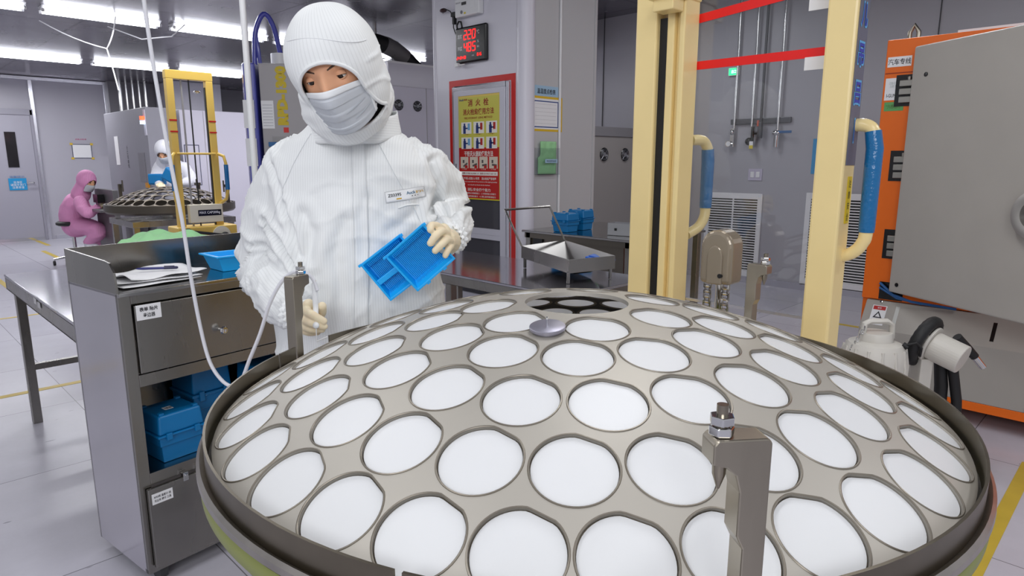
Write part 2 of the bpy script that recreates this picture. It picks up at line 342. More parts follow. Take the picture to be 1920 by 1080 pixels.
# ------------------------------------------------------------------ domed substrate carriers
DR = 1.103
RINGS = [(.1384, [-181.4, -134.9, -83.5, -33.0, 21.1, 72.8, 124.1]), (.2231, 14, -172.0), (.3187, 20, -178.8), (.4148, 26, -178.6), (.5102, 32, -168.8)]
def ring_slots(rot=0):
    out = []
    for k, r in enumerate(RINGS):
        az = r[1] if k == 0 else [r[2] + 360 / r[1] * i for i in range(r[1])]
        for a in az: out.append((k, r[0], rad(a) + rot))
    return out
def sph(th, a, r=DR): return Vector((r * math.sin(th) * math.cos(a), r * math.sin(th) * math.sin(a), r * math.cos(th) - DR))
def dome_shell(slots, hole_r, centre_r, edge_th, nseg, thick, grid=.035):
    """spherical cap pierced by round pockets (with one flat), in the dome's own frame: origin at the apex"""
    pts = []; edges = []; holes = []
    def loop(p):
        b = len(pts); pts.extend(p); edges.extend([(b + i, b + (i + 1) % len(p)) for i in range(len(p))])
    E_ = DR * edge_th
    loop([(E_ * math.cos(2*PI*i/160), E_ * math.sin(2*PI*i/160)) for i in range(160)])
    loop([(centre_r * math.cos(2*PI*i/48), centre_r * math.sin(2*PI*i/48)) for i in range(48)]); holes.append((0, 0, centre_r, 0))
    for (k, th, a) in slots:
        cx, cy = DR * th * math.cos(a), DR * th * math.sin(a)
        # squeeze the tangential radius so that the hole stays round on the sphere
        st = th / math.sin(th); p = []
        fa = a + PI - rad(22)
        for i in range(nseg):
            q = 2 * PI * i / nseg; hr_ = hole_r * (.968 if k == 0 else 1); rr = hr_
            dq = (q - fa + PI) % (2 * PI) - PI
            if abs(dq) < .34: rr = hr_ * math.cos(.34) / math.cos(dq)
            er, et = rr * math.cos(q - a), rr * math.sin(q - a) * st
            p.append((cx + er * math.cos(a) - et * math.sin(a), cy + er * math.sin(a) + et * math.cos(a)))
        loop(p); holes.append((cx, cy, hr_, a, st))
    n0 = len(pts)
    g = int(E_ / grid) + 1
    H = np.array([(h[0], h[1], h[2] * (1.0 if len(h) < 5 else h[4])) for h in holes])
    for i in range(-g, g + 1):
        for j in range(-g, g + 1):
            x, y = i * grid + (.5 * grid if j % 2 else 0), j * grid * .87
            if math.hypot(x, y) > E_ - .4 * grid: continue
            if (np.hypot(H[:, 0] - x, H[:, 1] - y) < H[:, 2] + .006).any(): continue
            pts.append((x, y))
    r = delaunay_2d_cdt([Vector(p) for p in pts], edges, [], 0, 1e-6)
    V, F = r[0], r[2]; out = []
    for f in F:
        c = sum((V[i] for i in f), Vector((0, 0))) / len(f)
        if c.length > E_: continue
        inside = c.length < centre_r * .999
        if not inside:
            for h in holes[1:]:
                dx, dy = c.x - h[0], c.y - h[1]
                if abs(dx) > .07 or abs(dy) > .07: continue
                er = dx * math.cos(h[3]) + dy * math.sin(h[3]); et = (-dx * math.sin(h[3]) + dy * math.cos(h[3])) / h[4]
                d_ = math.hypot(er, et)
                if d_ < h[2] * .93: inside = True; break
                if d_ < h[2]:   # between the flat chord and the circle: part of the steel
                    q = math.atan2(er * math.sin(h[3]) + et * math.cos(h[3]), er * math.cos(h[3]) - et * math.sin(h[3]))
                    k_ = holes.index(h) - 1; fa = slots[k_][2] + PI - rad(22)
                    dq = (q - fa + PI) % (2 * PI) - PI
                    lim = h[2] * (math.cos(.34) / math.cos(dq) if abs(dq) < .34 else 1)
                    if d_ < lim: inside = True; break
        if not inside: out.append(tuple(f))
    mb = MB(); vs = []
    for p in V:
        q = p.length; vs.append(sph(q / DR, math.atan2(p.y, p.x)))
    mb.add(vs, out)
    lip = MB(); n_ = 160 + 48
    for h in range(len(slots)):
        lp = pts[n_ + h * nseg:n_ + (h + 1) * nseg]
        lip.tube([sph(math.hypot(*q) / DR, math.atan2(q[1], q[0])) for q in lp], .00135, 6, closed=True)
    mb.lip = lip; return mb
def wafer_mesh(r, n, k=0):
    mb = MB(); p = []
    for i in range(n):
        q = 2 * PI * i / n; dq = (q - PI + rad(22) + PI) % (2 * PI) - PI
        rr = r * (math.cos(.34) / math.cos(dq) if abs(dq) < .34 else 1)
        p.append((rr * math.cos(q), rr * math.sin(q), 0))
    mb.prism(p, (0, 0, .0008)); me = mb.mesh('wafer'); me.materials.append(WHITEW); return me
DC = Vector((.865, .708, 1.0645))       # apex of the near dome
DROT = rad(-45)
dome = thing('domed_carrier', 'large domed grey steel wafer carrier full of white discs in the foreground', 'wafer carrier', DC, -45)
slots = ring_slots()
sh = dome_shell(slots, .0507, .089, .562, 56, .005)
o = sh.lip.build('pocket_lips', mat('lip_steel', (138, 131, 120), .4, .6), dome, smooth=True); o['kind'] = 'stuff'; o['label'] = 'raised thin lips around the pockets'
o = sh.build('dome_shell', DOMEM, dome, smooth=True, sangle=30)
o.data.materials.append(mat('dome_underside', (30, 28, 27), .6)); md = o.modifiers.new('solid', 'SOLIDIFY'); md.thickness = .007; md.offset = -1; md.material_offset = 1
md = o.modifiers.new('es', 'EDGE_SPLIT'); md.split_angle = rad(40)
# ledges under the pockets that carry the wafers
lg = MB()
for (k, th, a) in slots:
    M = Matrix.Translation(sph(th, a, DR)) @ Matrix.Rotation(a, 4, 'Z') @ Matrix.Rotation(th, 4, 'Y') @ Matrix.Translation((0, 0, -.0064))
    lg.M = M; lg.lathe([(.044, 0), (.0500, 0), (.0500, -.002), (.044, -.002), (.044, 0)], 40)
lg.M = Matrix(); o = lg.build('pocket_ledge', mat('ledge_dark', (104, 96, 84), .5, .6), dome, smooth=True)
o['kind'] = 'stuff'; o['label'] = 'dark ledges inside the pockets'
RN = ['innermost ring of pockets around the central opening', 'second ring of pockets from the centre', 'third ring of pockets from the centre', 'fourth ring of pockets from the centre', 'outermost ring of pockets beside the rim']
def clock_words(h, m):
    H_ = ['twelve', 'one', 'two', 'three', 'four', 'five', 'six', 'seven', 'eight', 'nine', 'ten', 'eleven']
    M_ = {5: 'five', 10: 'ten', 15: 'quarter', 20: 'twenty', 25: 'twenty-five', 30: 'half'}
    if m == 0: return H_[h % 12] + " o'clock"
    return '%s past %s' % (M_[m], H_[h % 12]) if m <= 30 else '%s to %s' % (M_[60 - m], H_[(h + 1) % 12])
meshes = [wafer_mesh(.0466 if k == 0 else .0484, 56, k) for k in range(5)]
for (k, th, a) in slots:
    M = Matrix.Translation(DC) @ Matrix.Rotation(DROT, 4, 'Z') @ Matrix.Translation(sph(th, a)) @ Matrix.Rotation(a, 4, 'Z') @ Matrix.Rotation(th, 4, 'Y') @ Matrix.Rotation(0, 4, 'Z') @ Matrix.Translation((0, 0, -.0058))
    o = bpy.data.objects.new('wafer', meshes[k]); C.objects.link(o)
    # keep the flat aligned with the pocket's flat
    o.matrix_world = M
    az_ = (math.degrees(a)) % 360; mins = round(((90 - az_) % 360) * 2 / 5) * 5 % 720; hh = mins // 60 or 12
    tag(o, 'white wafer in the %s dome ring, at %s, clock twelve being farthest' % (['innermost', 'second', 'third', 'fourth', 'outermost'][k], clock_words(hh, mins % 60)), 'wafer', 'wafers in the ' + ['innermost', 'second', 'third', 'fourth', 'outermost'][k] + ' ring of the foreground dome')
# small pinned steel cap between the first two rings
p = Matrix.Translation(DC) @ Matrix.Rotation(DROT, 4, 'Z') @ sph(.1545, rad(-110))
k = thing('pinned_disc', 'small round polished steel cap with a centre pin on the dome', 'disc', p, -45)
tilt = Matrix.Rotation(rad(-110), 4, 'Z') @ Matrix.Rotation(.15, 4, 'Y')
m_ = MB(); m_.M = tilt; m_.lathe([(0, 0), (.022, 0), (.022, .004), (.027, .004), (.027, .008), (.0255, .009), (0, .009)], 40); m_.build('cap_disc', mat('cap_steel', (168, 166, 180), .42, .8), k, smooth=True)
m_ = MB(); m_.M = tilt; m_.lathe([(.0016, .009), (.0016, .022), (0, .0225)], 10); m_.build('pin', CHROME, k, smooth=True)

# the ring stand that holds the near dome
st = thing('dome_stand', 'round steel stand ring with thin upright rim, green band and alignment posts', 'stand', (DC.x, DC.y, 0), -45)
def zr(z): return z
fence = MB()
def seg(a0, a1, r0=.594, r1=.5975, z0=.868, z1=.922):
    n = max(4, int(abs(a1 - a0) / 2.5))
    fence.lathe([(r0, z0), (r1, z0), (r1, z1), (r0, z1), (r0, z0)], n, (0, 0, 0), rad(a0), rad(a1))
    for a in (a0, a1):
        a = rad(a); c_, s_ = math.cos(a), math.sin(a)
        fence.add([(r0*c_, r0*s_, z0), (r1*c_, r1*s_, z0), (r1*c_, r1*s_, z1), (r0*c_, r0*s_, z1)], [(0, 1, 2, 3)])
segs = [(150, 45), (36, -76), (-89, -111.0), (-111.9, -194.6), (-195.1, -200)]
for a, b in segs: seg(a, b)
fence.build('rim_fence', DARKST, st, smooth=True)
MB().lathe([(.585, .862), (.597, .885), (.604, .89), (.6085, .886), (.609, .878), (.604, .872), (.585, .858)], 160).build('flange', mat('flange_steel', (176, 170, 164), .3, .9, noise_amt=.3, noise_scale=14), st, smooth=True)
MB().lathe([(.58, .86), (.604, .8715), (.6065, .866), (.6055, .85), (.598, .838), (.585, .833), (.56, .833)], 160).build('green_band', GREEN, st, smooth=True)
MB().lathe([(.585, .833), (.585, .815), (.55, .80), (.50, .80), (.50, .83), (.56, .85)], 96).build('support_ring', STEEL, st, smooth=True)
# spokes and hub that carry the ring (below the dome)
sp = MB()
for i in range(6):
    a = 2 * PI * i / 6 + .2
    sp.tube([(.53 * math.cos(a), .53 * math.sin(a), .81), (.06 * math.cos(a), .06 * math.sin(a), .81)], .018, 8)
sp.build('spokes', STEEL, st, smooth=True)
MB().cyl((0, 0, .74), (0, 0, .835), .08, 32).build('hub', STEEL, st, smooth=True)
def bracket(az, hgt, out_r, flip=1, foot=True, w_=.032, dp=.028):
    """upright clamp: milled post, overhanging nose, threaded pin with two nuts"""
    a = rad(az); Mx = Matrix.Rotation(a, 4, 'Z') @ Matrix.Translation((out_r, 0, 0)) @ Matrix.Rotation(flip, 4, 'Z')
    z0 = .86; z1 = z0 + hgt; h = hgt
    m_ = MB(); m_.M = Mx
    # profile in local x (towards the centre is -x), z ; extruded in y
    P = [(0, z0), (.030, z0), (.030, z1 - .004), (.026, z1), (-.026, z1), (-.030, z1 - .004), (-.030, z1 - .021), (-.016, z1 - .024), (-.006, z1 - .031), (-.001, z1 - .046), (-.001, z1 - .085), (.006, z1 - .097), (.006, z0 + .03), (0, z0 + .02)]
    m_.prism([(x * .82, -.0125, z) for x, z in P], (0, .025, 0))
    b = m_.build('alignment_post', BSTEEL, st, bevel=.0015)
    m_ = MB(); m_.M = Mx @ Matrix.Translation((-.0138, 0, 0))
    m_.cyl((0, 0, z1 - .02), (0, 0, z1 + .026), .0048, 16); m_.tube([(0, 0, z1 - .019), (0, 0, z1 - .034), (0, 0, z1 - .047)], [.0062, .0055, .0012], 16)
    m_.build('threaded_pin', mat('pin_steel', (150, 142, 128), .25, 1), b, smooth=True)
    for zz in (z1 + .0005, z1 + .0095):
        m_ = MB(); m_.M = Mx @ Matrix.Translation((-.0138, 0, 0)) @ Matrix.Rotation(zz * 40, 4, 'Z'); m_.cyl((0, 0, zz), (0, 0, zz + .0075), .0105, 6)
        m_.build('nut', CHROME, b, bevel=.001)
    if foot:
        m_ = MB(); m_.M = Mx; m_.box((-.012, -.05, z0 + .008), (.034, .05, z0 + .014)).build('foot_plate', BSTEEL, b, bevel=.001)
        for yy in (-.035, .035):
            m_ = MB(); m_.M = Mx; m_.cyl((.01, yy, z0 + .014), (.01, yy, z0 + .032), .0055, 12); m_.build('bolt', CHROME, b, smooth=True)
    return b
bracket(156, .205, .617, rad(90))
bracket(41.0, .205, .617, rad(90))
bracket(-83.2, .222, .612, rad(90))

# ------------------------------------------------------------------ near lift truck (mast behind the dome)
lt = thing('lift_truck', 'cream yellow hand lift truck with clear guard sheet carrying the dome', 'lift truck', (1.73, .88, 0))
def chan(y0, y1, z1=2.05, z0=.03, black=False):
    m_ = MB(); m_.box((-.02, y0, z0), (.035, y1, z1)); return m_
# left post: front plate, dark slot and inner channel (local y = world y - .88)
MB().box((-.03, .235, .03), (.05, .307, 2.05)).build('mast_post', YELP, lt, bevel=.006)
MB().box((-.012, .205, .03), (.05, .235, 1.70)).build('chain_slot', BLACK, lt)
MB().box((-.02, .183, .03), (.05, .207, 2.05)).box((-.005, .160, .03), (.05, .183, 2.05)).box((-.028, .145, .03), (.05, .162, 2.05)).build('mast_channel', YELP, lt, bevel=.004)
MB().box((-.03, .14, 1.74), (.05, .245, 2.05)).build('mast_plate', YELP, lt, bevel=.004)
MB().box((-.085, .15, 1.705), (-.03, .215, 1.738)).box((-.095, .14, 1.735), (-.02, .225, 1.742)).build('stop_block', YELP, lt, bevel=.003)
bb = MB()
for yy in (.222, .195): bb.cyl((-.03, yy, 1.785), (-.043, yy, 1.785), .011, 6).cyl((-.043, yy, 1.785), (-.05, yy, 1.785), .006, 10)
bb.build('mast_bolt', CHROME, lt, smooth=True)
# right post
MB().box((-.03, -.305, .03), (.05, -.236, 2.05)).build('mast_post', YELP, lt, bevel=.006)
MB().box((-.03, -.305, 2.05), (.05, .307, 2.12)).build('cross_bar', YELP, lt, bevel=.006)
MB().box((-.03, -.305, .16), (.06, .307, .24)).build('cross_bar', YELP, lt, bevel=.006)
# tape with blue outlined lettering on the post's side, yellow caution strip below
sticker(FY(.012, -.3055, 1.62), .062, .66, mat('grey_tape', (104, 106, 122), .5), lt, 'lettering_tape', .0012)
for i, ch in enumerate('大己一儿吊吕一'):
    text(ch, .046 if ch != '一' else .008, .06, mat('tape_sky', (96, 176, 226), .5), lt, FY(.012, -.3069, 1.90 - .088 * i), 'letter_outline', .05)
    text(ch, .038 if ch != '一' else .004, .05, mat('tape_blue', (50, 66, 170), .5), lt, FY(.012, -.3073, 1.90 - .088 * i), 'blue_lettering', .03)
sticker(FY(.02, -.3055, 1.205), .026, .115, mat('caution_yellow', (226, 198, 30), .4), lt, 'caution_label', .0012)
for i, ch in enumerate('注意安全'):
    text(ch, .014, .018, TXTK, lt, FY(.02, -.3069, 1.245 - .027 * i), 'caution_lettering')
# clear guard sheet with red tapes and paper slips
ACR = bpy.data.materials.new('clear_acrylic'); ACR.use_nodes = True; nt = ACR.node_tree; nt.nodes.clear()
N = nt.nodes.new; Lk = nt.links.new
out = N('ShaderNodeOutputMaterial'); mix = N('ShaderNodeMixShader'); tr_ = N('ShaderNodeBsdfTransparent'); gl = N('ShaderNodeBsdfGlossy'); fn = N('ShaderNodeLayerWeight'); fp = N('ShaderNodeMath'); fa_ = N('ShaderNodeMath')
tr_.inputs[0].default_value = (.93, .94, .95, 1); gl.inputs['Roughness'].default_value = .03; fn.inputs[0].default_value = .5; fp.operation = 'POWER'; fp.inputs[1].default_value = 4; fa_.operation = 'MULTIPLY_ADD'; fa_.inputs[1].default_value = .9; fa_.inputs[2].default_value = .05
Lk(fn.outputs['Facing'], fp.inputs[0]); Lk(fp.outputs[0], fa_.inputs[0]); Lk(fa_.outputs[0], mix.inputs[0]); Lk(tr_.outputs[0], mix.inputs[1]); Lk(gl.outputs[0], mix.inputs[2]); Lk(mix.outputs[0], out.inputs[0])
MB().box((.052, -.236, .885), (.056, .162, 2.0)).build('guard_sheet', ACR, lt)
RB = MB(); RB.box((.0502, -.236, 1.558), (.0518, .148, 1.581)); RB.prism([(.0502, .148, 1.685), (.0502, -.236, 1.722), (.0502, -.236, 1.746), (.0502, .148, 1.709)], (.0016, 0, 0)); RB.build('red_tape', REDB, lt)
MB().box((.0496, -.234, 1.528), (.0504, -.16, 1.56)).build('paper_slip', PAPER, lt)
MB().box((.0496, -.234, 1.672), (.0504, -.16, 1.73)).build('paper_slip', PAPER, lt)
MB().box((.050, -.236, .88), (.058, .162, .888)).build('sheet_edge', ALU, lt)
# handles
for s_, y in ((1, .13), (-1, -.305)):
    if s_ < 0: pts = [(.03, -.29, 1.385), (.03, -.325, 1.385), (.03, -.345, 1.37), (.03, -.352, 1.33), (.03, -.352, 1.14), (.03, -.345, 1.10), (.03, -.325, 1.075), (.03, -.29, 1.06)]
    else: pts = [(.06, .16, 1.36), (.11, .15, 1.36), (.135, .145, 1.335), (.14, .145, 1.30), (.14, .145, 1.17), (.135, .145, 1.13), (.11, .15, 1.10), (.06, .16, 1.08)]
    pts_ = smooth_path(pts, 5)
    h = MB().tube(pts_, .0155, 16).build('handle', YELP, lt, smooth=True)
    MB().tube([Vector(p) for p in pts[2:5]] + [Vector(pts[4]) + Vector((0, 0, -.012))], [.0185, .0195, .0185, .0175], 18).build('grip_wrap', BLUEW, h, smooth=True)
# mast chain head between the posts
hd = MB(); PR = []
for i in range(13):
    a = PI * i / 12; PR.append((-.115, -.046 * math.cos(a), 1.075 + .046 * math.sin(a)))
PR = [(-.115, -.046, .975)] + PR + [(-.115, .046, .975)]
hd.prism(PR, (.07, 0, 0))
M0 = Matrix.Translation((0, -.032, 0))
hd.v = [M0 @ v for v in hd.v]
hc = hd.build('chain_cover', mat('hammered_bronze_paint', (150, 138, 120), .25, .3, coat=.4), lt, bevel=.012, seg=4)
PR2 = [(-.121, -.032 + (q[1]) * .48, .975 + (q[2] - .975) * .72) for q in PR]
MB().prism(PR2, (.012, 0, 0)).build('cover_boss', MATS['hammered_bronze_paint'], hc, bevel=.004, seg=3)
MB().cyl((-.1225, -.05, 1.0), (-.11, -.05, 1.0), .006, 14).build('cover_hole', BLACK, hc)
rod = MB().cyl((-.08, -.032, .3), (-.08, -.032, .98), .011, 20).build('lift_rod', CHROME, lt, smooth=True)
for yy in (-.058, -.006):
    c_ = MB()
    for i in range(14):
        z = .79 + i * .0145
        c_.cyl((-.098, yy - .009, z), (-.098, yy + .009, z), .0042, 8)
        if i % 2 == 0: c_.box((-.102, yy - .011, z - .004), (-.094, yy - .008, z + .0185)).box((-.102, yy + .008, z - .004), (-.094, yy + .011, z + .0185))
        else: c_.box((-.102, yy - .0075, z - .004), (-.094, yy - .005, z + .0185)).box((-.102, yy + .005, z - .004), (-.094, yy + .0075, z + .0185))
    c_.build('lift_chain', CHROME, lt)
# carriage and forks under the stand
MB().box((-.14, -.25, .55), (-.06, .22, .74)).build('carriage', YELD, lt, bevel=.006)
for yy in (-.36, .06):
    MB().box((-1.3, yy, .70), (-.1, yy + .10, .738)).build('fork', YELD, lt, bevel=.005)
MB().box((-1.15, -.36, .02), (.04, -.26, .10)).box((-1.15, .26, .02), (.04, .36, .10)).build('base_leg', YELD, lt, bevel=.008)
for (x, y) in ((-1.1, -.31), (-1.1, .31), (.0, -.31), (.0, .31)):
    MB().cyl((x, y - .02, .045), (x, y + .02, .045), .045, 20).build('wheel', BLACK, lt, smooth=True)
# crossbar with cream block under the ring's front left (world position just below the flange)
ub = MB(); ub.M = Matrix.Rotation(rad(-45), 4, 'Z') @ Matrix.Identity(4)
MB().box((-1.42, -.33, .745), (-1.0, -.29, .775)).build('fork_bar', STEEL, lt, bevel=.003)

# ------------------------------------------------------------------ steel drawer cart
ct = thing('steel_cart', 'stainless drawer cart with open shelf holding blue boxes, beside the worker', 'cart', (.5, 2.08, 0), 7.5)
Wc, Dc = .60, .35
MB().box((0, .0, .05), (.012, Dc, .93)).build('side_panel', mat('side_steel_floor_sheen', (212, 209, 216), .2, .9, noise_amt=.12, noise_scale=3, rnoise=.06), ct, bevel=.002)  # lighter lilac steel: the floor's reflection is put into the colour
MB().box((Wc - .012, 0, .05), (Wc, Dc, .93)).build('side_panel', STEEL, ct, bevel=.002)
MB().box((0, Dc - .01, .05), (Wc, Dc, .93)).build('back_panel', STEEL, ct)
fm = MB(); fm.box((0, -.004, .05), (.034, .012, .93)).box((Wc - .034, -.004, .05), (Wc, .012, .93)).box((.034, -.003, .895), (Wc - .034, .012, .925)).box((.034, -.003, .645), (Wc - .034, .012, .682)).box((.034, -.003, .335), (Wc - .034, .012, .372)).box((.0, -.003, .05), (Wc, .02, .066))
fm.build('front_frame', STEEL, ct, bevel=.0015)
MB().box((0, -.012, .92), (Wc, Dc, .932)).build('top_plate', STEELM, ct, bevel=.002)
gp = MB(); gp.box((0, Dc - .006, .93), (Wc, Dc, 1.033))
for x in (0, Wc - .006):
    gp.prism([(x, Dc, .93), (x, -.002, .93), (x, .005, .99), (x, .03, 1.016), (x, .06, 1.02), (x, Dc, 1.033)], (.006, 0, 0))
gp.build('guard_rail', STEEL, ct, bevel=.001)
dw = MB().box((.039, -.008, .686), (Wc - .039, .01, .890)).build('drawer', STEEL, ct, bevel=.002)
MB().lathe([(0, 0), (.006, 0), (.005, .012), (.011, .02), (.013, .026), (.010, .031), (0, .032)], 24).build('knob', CHROME, dw, smooth=True)
kn = bpy.data.objects['knob']; kn.rotation_euler = (PI/2, 0, 0); kn.location = (.288, -.008, .772)
KMs = FY(.078, -.0085, .868)
sticker(KMs, .07, .045, PAPER, dw, 'paper_label', .0008); text('表单 陪片', .052, .013, TXTK, dw, up(KMs, .0012, 0, .009), 'lettering', .02); text('寻边器', .034, .013, TXTK, dw, up(KMs, .0012, 0, -.009), 'lettering', .01)
MB().box((.012, .0, .36), (Wc - .012, Dc - .01, .37)).build('shelf', STEELM, ct)
ld = MB(); ld.box((.016, -.022, .072), (Wc - .02, -.008, .33)); ldo = ld.build('lower_door', STEEL, ct, bevel=.002)
KL = FY(.055, -.0225, .296)
sticker(KL, .062, .034, PAPER, ldo, 'paper_label', .0008); text('RPD用 温度计 线', .05, .008, TXTK, ldo, up(KL, .0012, 0, .006), 'lettering', .01); text('无尘布 镊子 工具', .05, .008, TXTK, ldo, up(KL, .0012, 0, -.006), 'lettering', .01)
for x in (.13, .18): hg = MB(); hg.box((x - .008, -.024, .318), (x + .008, -.005, .345)).cyl((x - .005, -.026, .338), (x + .005, -.026, .338), .004, 8); hg.build('hinge', CHROME, ct, bevel=.001)
for i, (x, y) in enumerate(((.05, .22), (.05, .04), (Wc - .05, .22), (Wc - .05, .04))):
    ca = MB().cyl((x - .012, y, .032), (x + .012, y, .032), .032, 24).build('caster', mat('caster_grey', (52, 52, 54), .5), ct, smooth=True)
    MB().box((x - .016, y - .01, .032), (x - .013, y + .015, .052)).box((x + .013, y - .01, .032), (x + .016, y + .015, .052)).build('caster_fork', STEEL, ca)
Mc = Matrix.Translation((.5, 2.08, 0)) @ Matrix.Rotation(rad(7.5), 4, 'Z')
def case(name, loc, rz, sx, sy, sz, label, group=None, m=None, tagged=True, stick=True):
    """hinged plastic wafer box: tapered body, rim, domed lid, latches, feet"""
    t = thing(name, label, 'box', loc, rz, group); m = m or BLUEB
    def tap(z0, z1, a, b):
        return MB().add([(-sx/2*a,-sy/2*a,z0),(sx/2*a,-sy/2*a,z0),(sx/2*a,sy/2*a,z0),(-sx/2*a,sy/2*a,z0),(-sx/2*b,-sy/2*b,z1),(sx/2*b,-sy/2*b,z1),(sx/2*b,sy/2*b,z1),(-sx/2*b,sy/2*b,z1)],
                        [(0,3,2,1),(4,5,6,7),(0,1,5,4),(1,2,6,5),(2,3,7,6),(3,0,4,7)])
    body = tap(0, sz*.36, .80, .86); b2 = tap(sz*.36, sz*.56, .93, .95); body.v += b2.v; body.f += [tuple(i + 8 for i in f) for f in b2.f]
    body.box((-sx*.3, -sy*.38, -.001), (sx*.3, -sy*.3, .004))
    bo = body.build('box_body', m, t, bevel=.004, seg=3)
    MB().box((-sx/2*1.04, -sy/2*1.04, sz*.555), (sx/2*1.04, sy/2*1.04, sz*.60)).build('rim', m, t, bevel=.003)
    ld_ = tap(sz*.60, sz, .97, .90).build('lid', m, t, bevel=.008, seg=4)
    for u in (-.3, .3): MB().box((sx*u - .009, -sy/2*1.04 - .006, sz*.50), (sx*u + .009, -sy/2*1.04 + .002, sz*.64)).build('latch', m, t, bevel=.002)
    for ux in (-.36, .36):
        for uy in (-.36, .36): MB().box((sx*ux - .008, sy*uy - .008, sz - .001), (sx*ux + .008, sy*uy + .008, sz + .006)).build('stacking_stud', m, ld_, bevel=.002)
    if stick:
        sticker(Matrix.Translation((-.01, -.01, sz + .0002)) , .026, .026, PAPER, ld_, 'paper_label', .0006)
        bars = MB()
        for i in range(5): bars.box((-.019 + i * .0045, -.018, sz + .0006), (-.017 + i * .0045 + (i % 2) * .0012, -.004, sz + .001))
        bars.build('barcode', TXTK, ld_)
    return t
q = Mc @ Vector((.155, .10, .371)); case('wafer_box', q, 9, .15, .15, .155, 'blue lidded wafer box in front on the cart shelf, with barcode sticker')
q = Mc @ Vector((.335, .24, .371)); case('wafer_box', q, 7.5, .145, .16, .24, 'tall blue wafer box at the dark back of the cart shelf', stick=False)
q = Mc @ Vector((.505, .11, .371)); case('wafer_box', q, 7.5, .145, .16, .22, 'blue wafer box at the right end of the cart shelf', stick=False)
# papers, pen and open blue bin on the cart
def sheet(name, M, w_, h_, amp, seed, label, cat, m=PAPER, thick=.0012, nx=14, ny=12, group=None):
    mb = MB()
    def f(u, v):
        p = Vector(((u - .5) * w_, (v - .5) * h_, amp * (noise.noise(Vector((u * 2.2 + seed, v * 2 + seed, seed))) + .5) + .002)); return M @ p
    mb.grid(f, nx, ny); o = mb.build(name, m, None, smooth=True, solid=thick); return tag(o, label, cat, group)
for i, (dx, dy, r_, am) in enumerate(((.12, .14, 3, .004), (.135, .15, -6, .009), (.15, .16, 4, .016))):
    M = Mc @ Matrix.Translation((dx + .03, dy, .9335 + i * .006)) @ Matrix.Rotation(rad(r_), 4, 'Z')
    sheet('paper_sheet', M, .24, .19, am, 3 + i, ['white paper sheet lying lowest on the cart top', 'white paper sheet in the middle of the cart-top pile', 'white paper sheet on top of the pile, under the pen'][i], 'paper')
M = Mc @ Matrix.Translation((.185, .15, .967)) @ Matrix.Rotation(rad(-38), 4, 'Z')
pn = thing('ballpoint_pen', 'dark blue ballpoint pen lying on the papers', 'pen', M.to_translation(), 7.5 - 38)
MB().tube([(-.062, 0, 0), (-.055, 0, 0), (-.04, 0, 0), (.02, 0, 0)], [.001, .003, .0042, .0042], 10).build('barrel', mat('pen_blue', (36, 40, 110), .3), pn, smooth=True)
MB().tube([(.02, 0, 0), (.055, 0, 0), (.06, 0, 0)], [.0047, .0047, .003], 10).box((.02, -.0015, .004), (.05, .0015, .0065)).build('cap', mat('pen_navy', (28, 30, 70), .3), pn, smooth=True)
bt = thing('open_bin', 'open bright blue plastic tray on the cart top behind the sleeve', 'tray', Mc @ Vector((.455, .16, .9325)), 2)
def shell(sx, sy, sz, t=.003, taper=.78, rim=.008):
    m_ = MB(); a = [(-1, -1), (1, -1), (1, 1), (-1, 1)]; vs = []
    for (k_, z, e) in ((taper, 0, 0), (1, sz, 0), (1, sz, rim), (1, sz - .004, rim), (1, sz - .004, .0015), (taper, 0, .001)):
        pass
    L_ = [(taper, t, -t), (1, sz, -t), (1, sz, rim), (1, sz - .006, rim), (1, sz - .006, 0), (taper, 0, 0)]
    for (k_, z, e) in L_: vs += [((sx/2*k_ + e) * p_[0], (sy/2*k_ + e) * p_[1], z) for p_ in a]
    fs = []
    for i in range(5):
        for j in range(4): fs.append((i*4+j, i*4+(j+1)%4, (i+1)*4+(j+1)%4, (i+1)*4+j))
    fs += [(0, 3, 2, 1), (20, 21, 22, 23)]
    return m_.add(vs, fs)
shell(.17, .13, .055, taper=.8, rim=.01).build('tray_shell', BLUET, bt, bevel=.002)

# ------------------------------------------------------------------ work tables
def table(name, label, x0, y0, x1, y1, z, legs, parent=None, apron=.045, mtop=STEELM, shelfbar=None):
    t = thing(name, label, 'table', ((x0+x1)/2, (y0+y1)/2, 0)); cx, cy = (x0+x1)/2, (y0+y1)/2
    top = MB().box((x0-cx, y0-cy, z-.012), (x1-cx, y1-cy, z)).build('tabletop', mtop, t, bevel=.003)
    a = MB().box((x0-cx+.002, y0-cy+.002, z-apron), (x1-cx-.002, y0-cy+.022, z-.012)).box((x0-cx+.002, y1-cy-.022, z-apron), (x1-cx-.002, y1-cy-.002, z-.012)).box((x0-cx+.002, y0-cy+.022, z-apron), (x0-cx+.022, y1-cy-.022, z-.012)).box((x1-cx-.022, y0-cy+.022, z-apron), (x1-cx-.002, y1-cy-.022, z-.012))
    a.build('apron', STEEL, t, bevel=.002)
    for (lx, ly) in legs:
        MB().box((lx-cx-.02, ly-cy-.02, 0), (lx-cx+.02, ly-cy+.02, z-.014)).build('leg', STEEL, t, bevel=.003)
    if shelfbar:
        for (a_, b_, zz) in shelfbar:
            MB().box((min(a_[0], b_[0])-cx-.015, min(a_[1], b_[1])-cy-.015, zz-.015), (max(a_[0], b_[0])-cx+.015, max(a_[1], b_[1])-cy+.015, zz+.015)).build('stretcher', STEEL, t)
    return t
PERF = mat('perforated_steel', (186, 184, 192), .11, .9); nt = PERF.node_tree; N = nt.nodes.new; Lk = nt.links.new; b = nt.nodes['Principled BSDF']
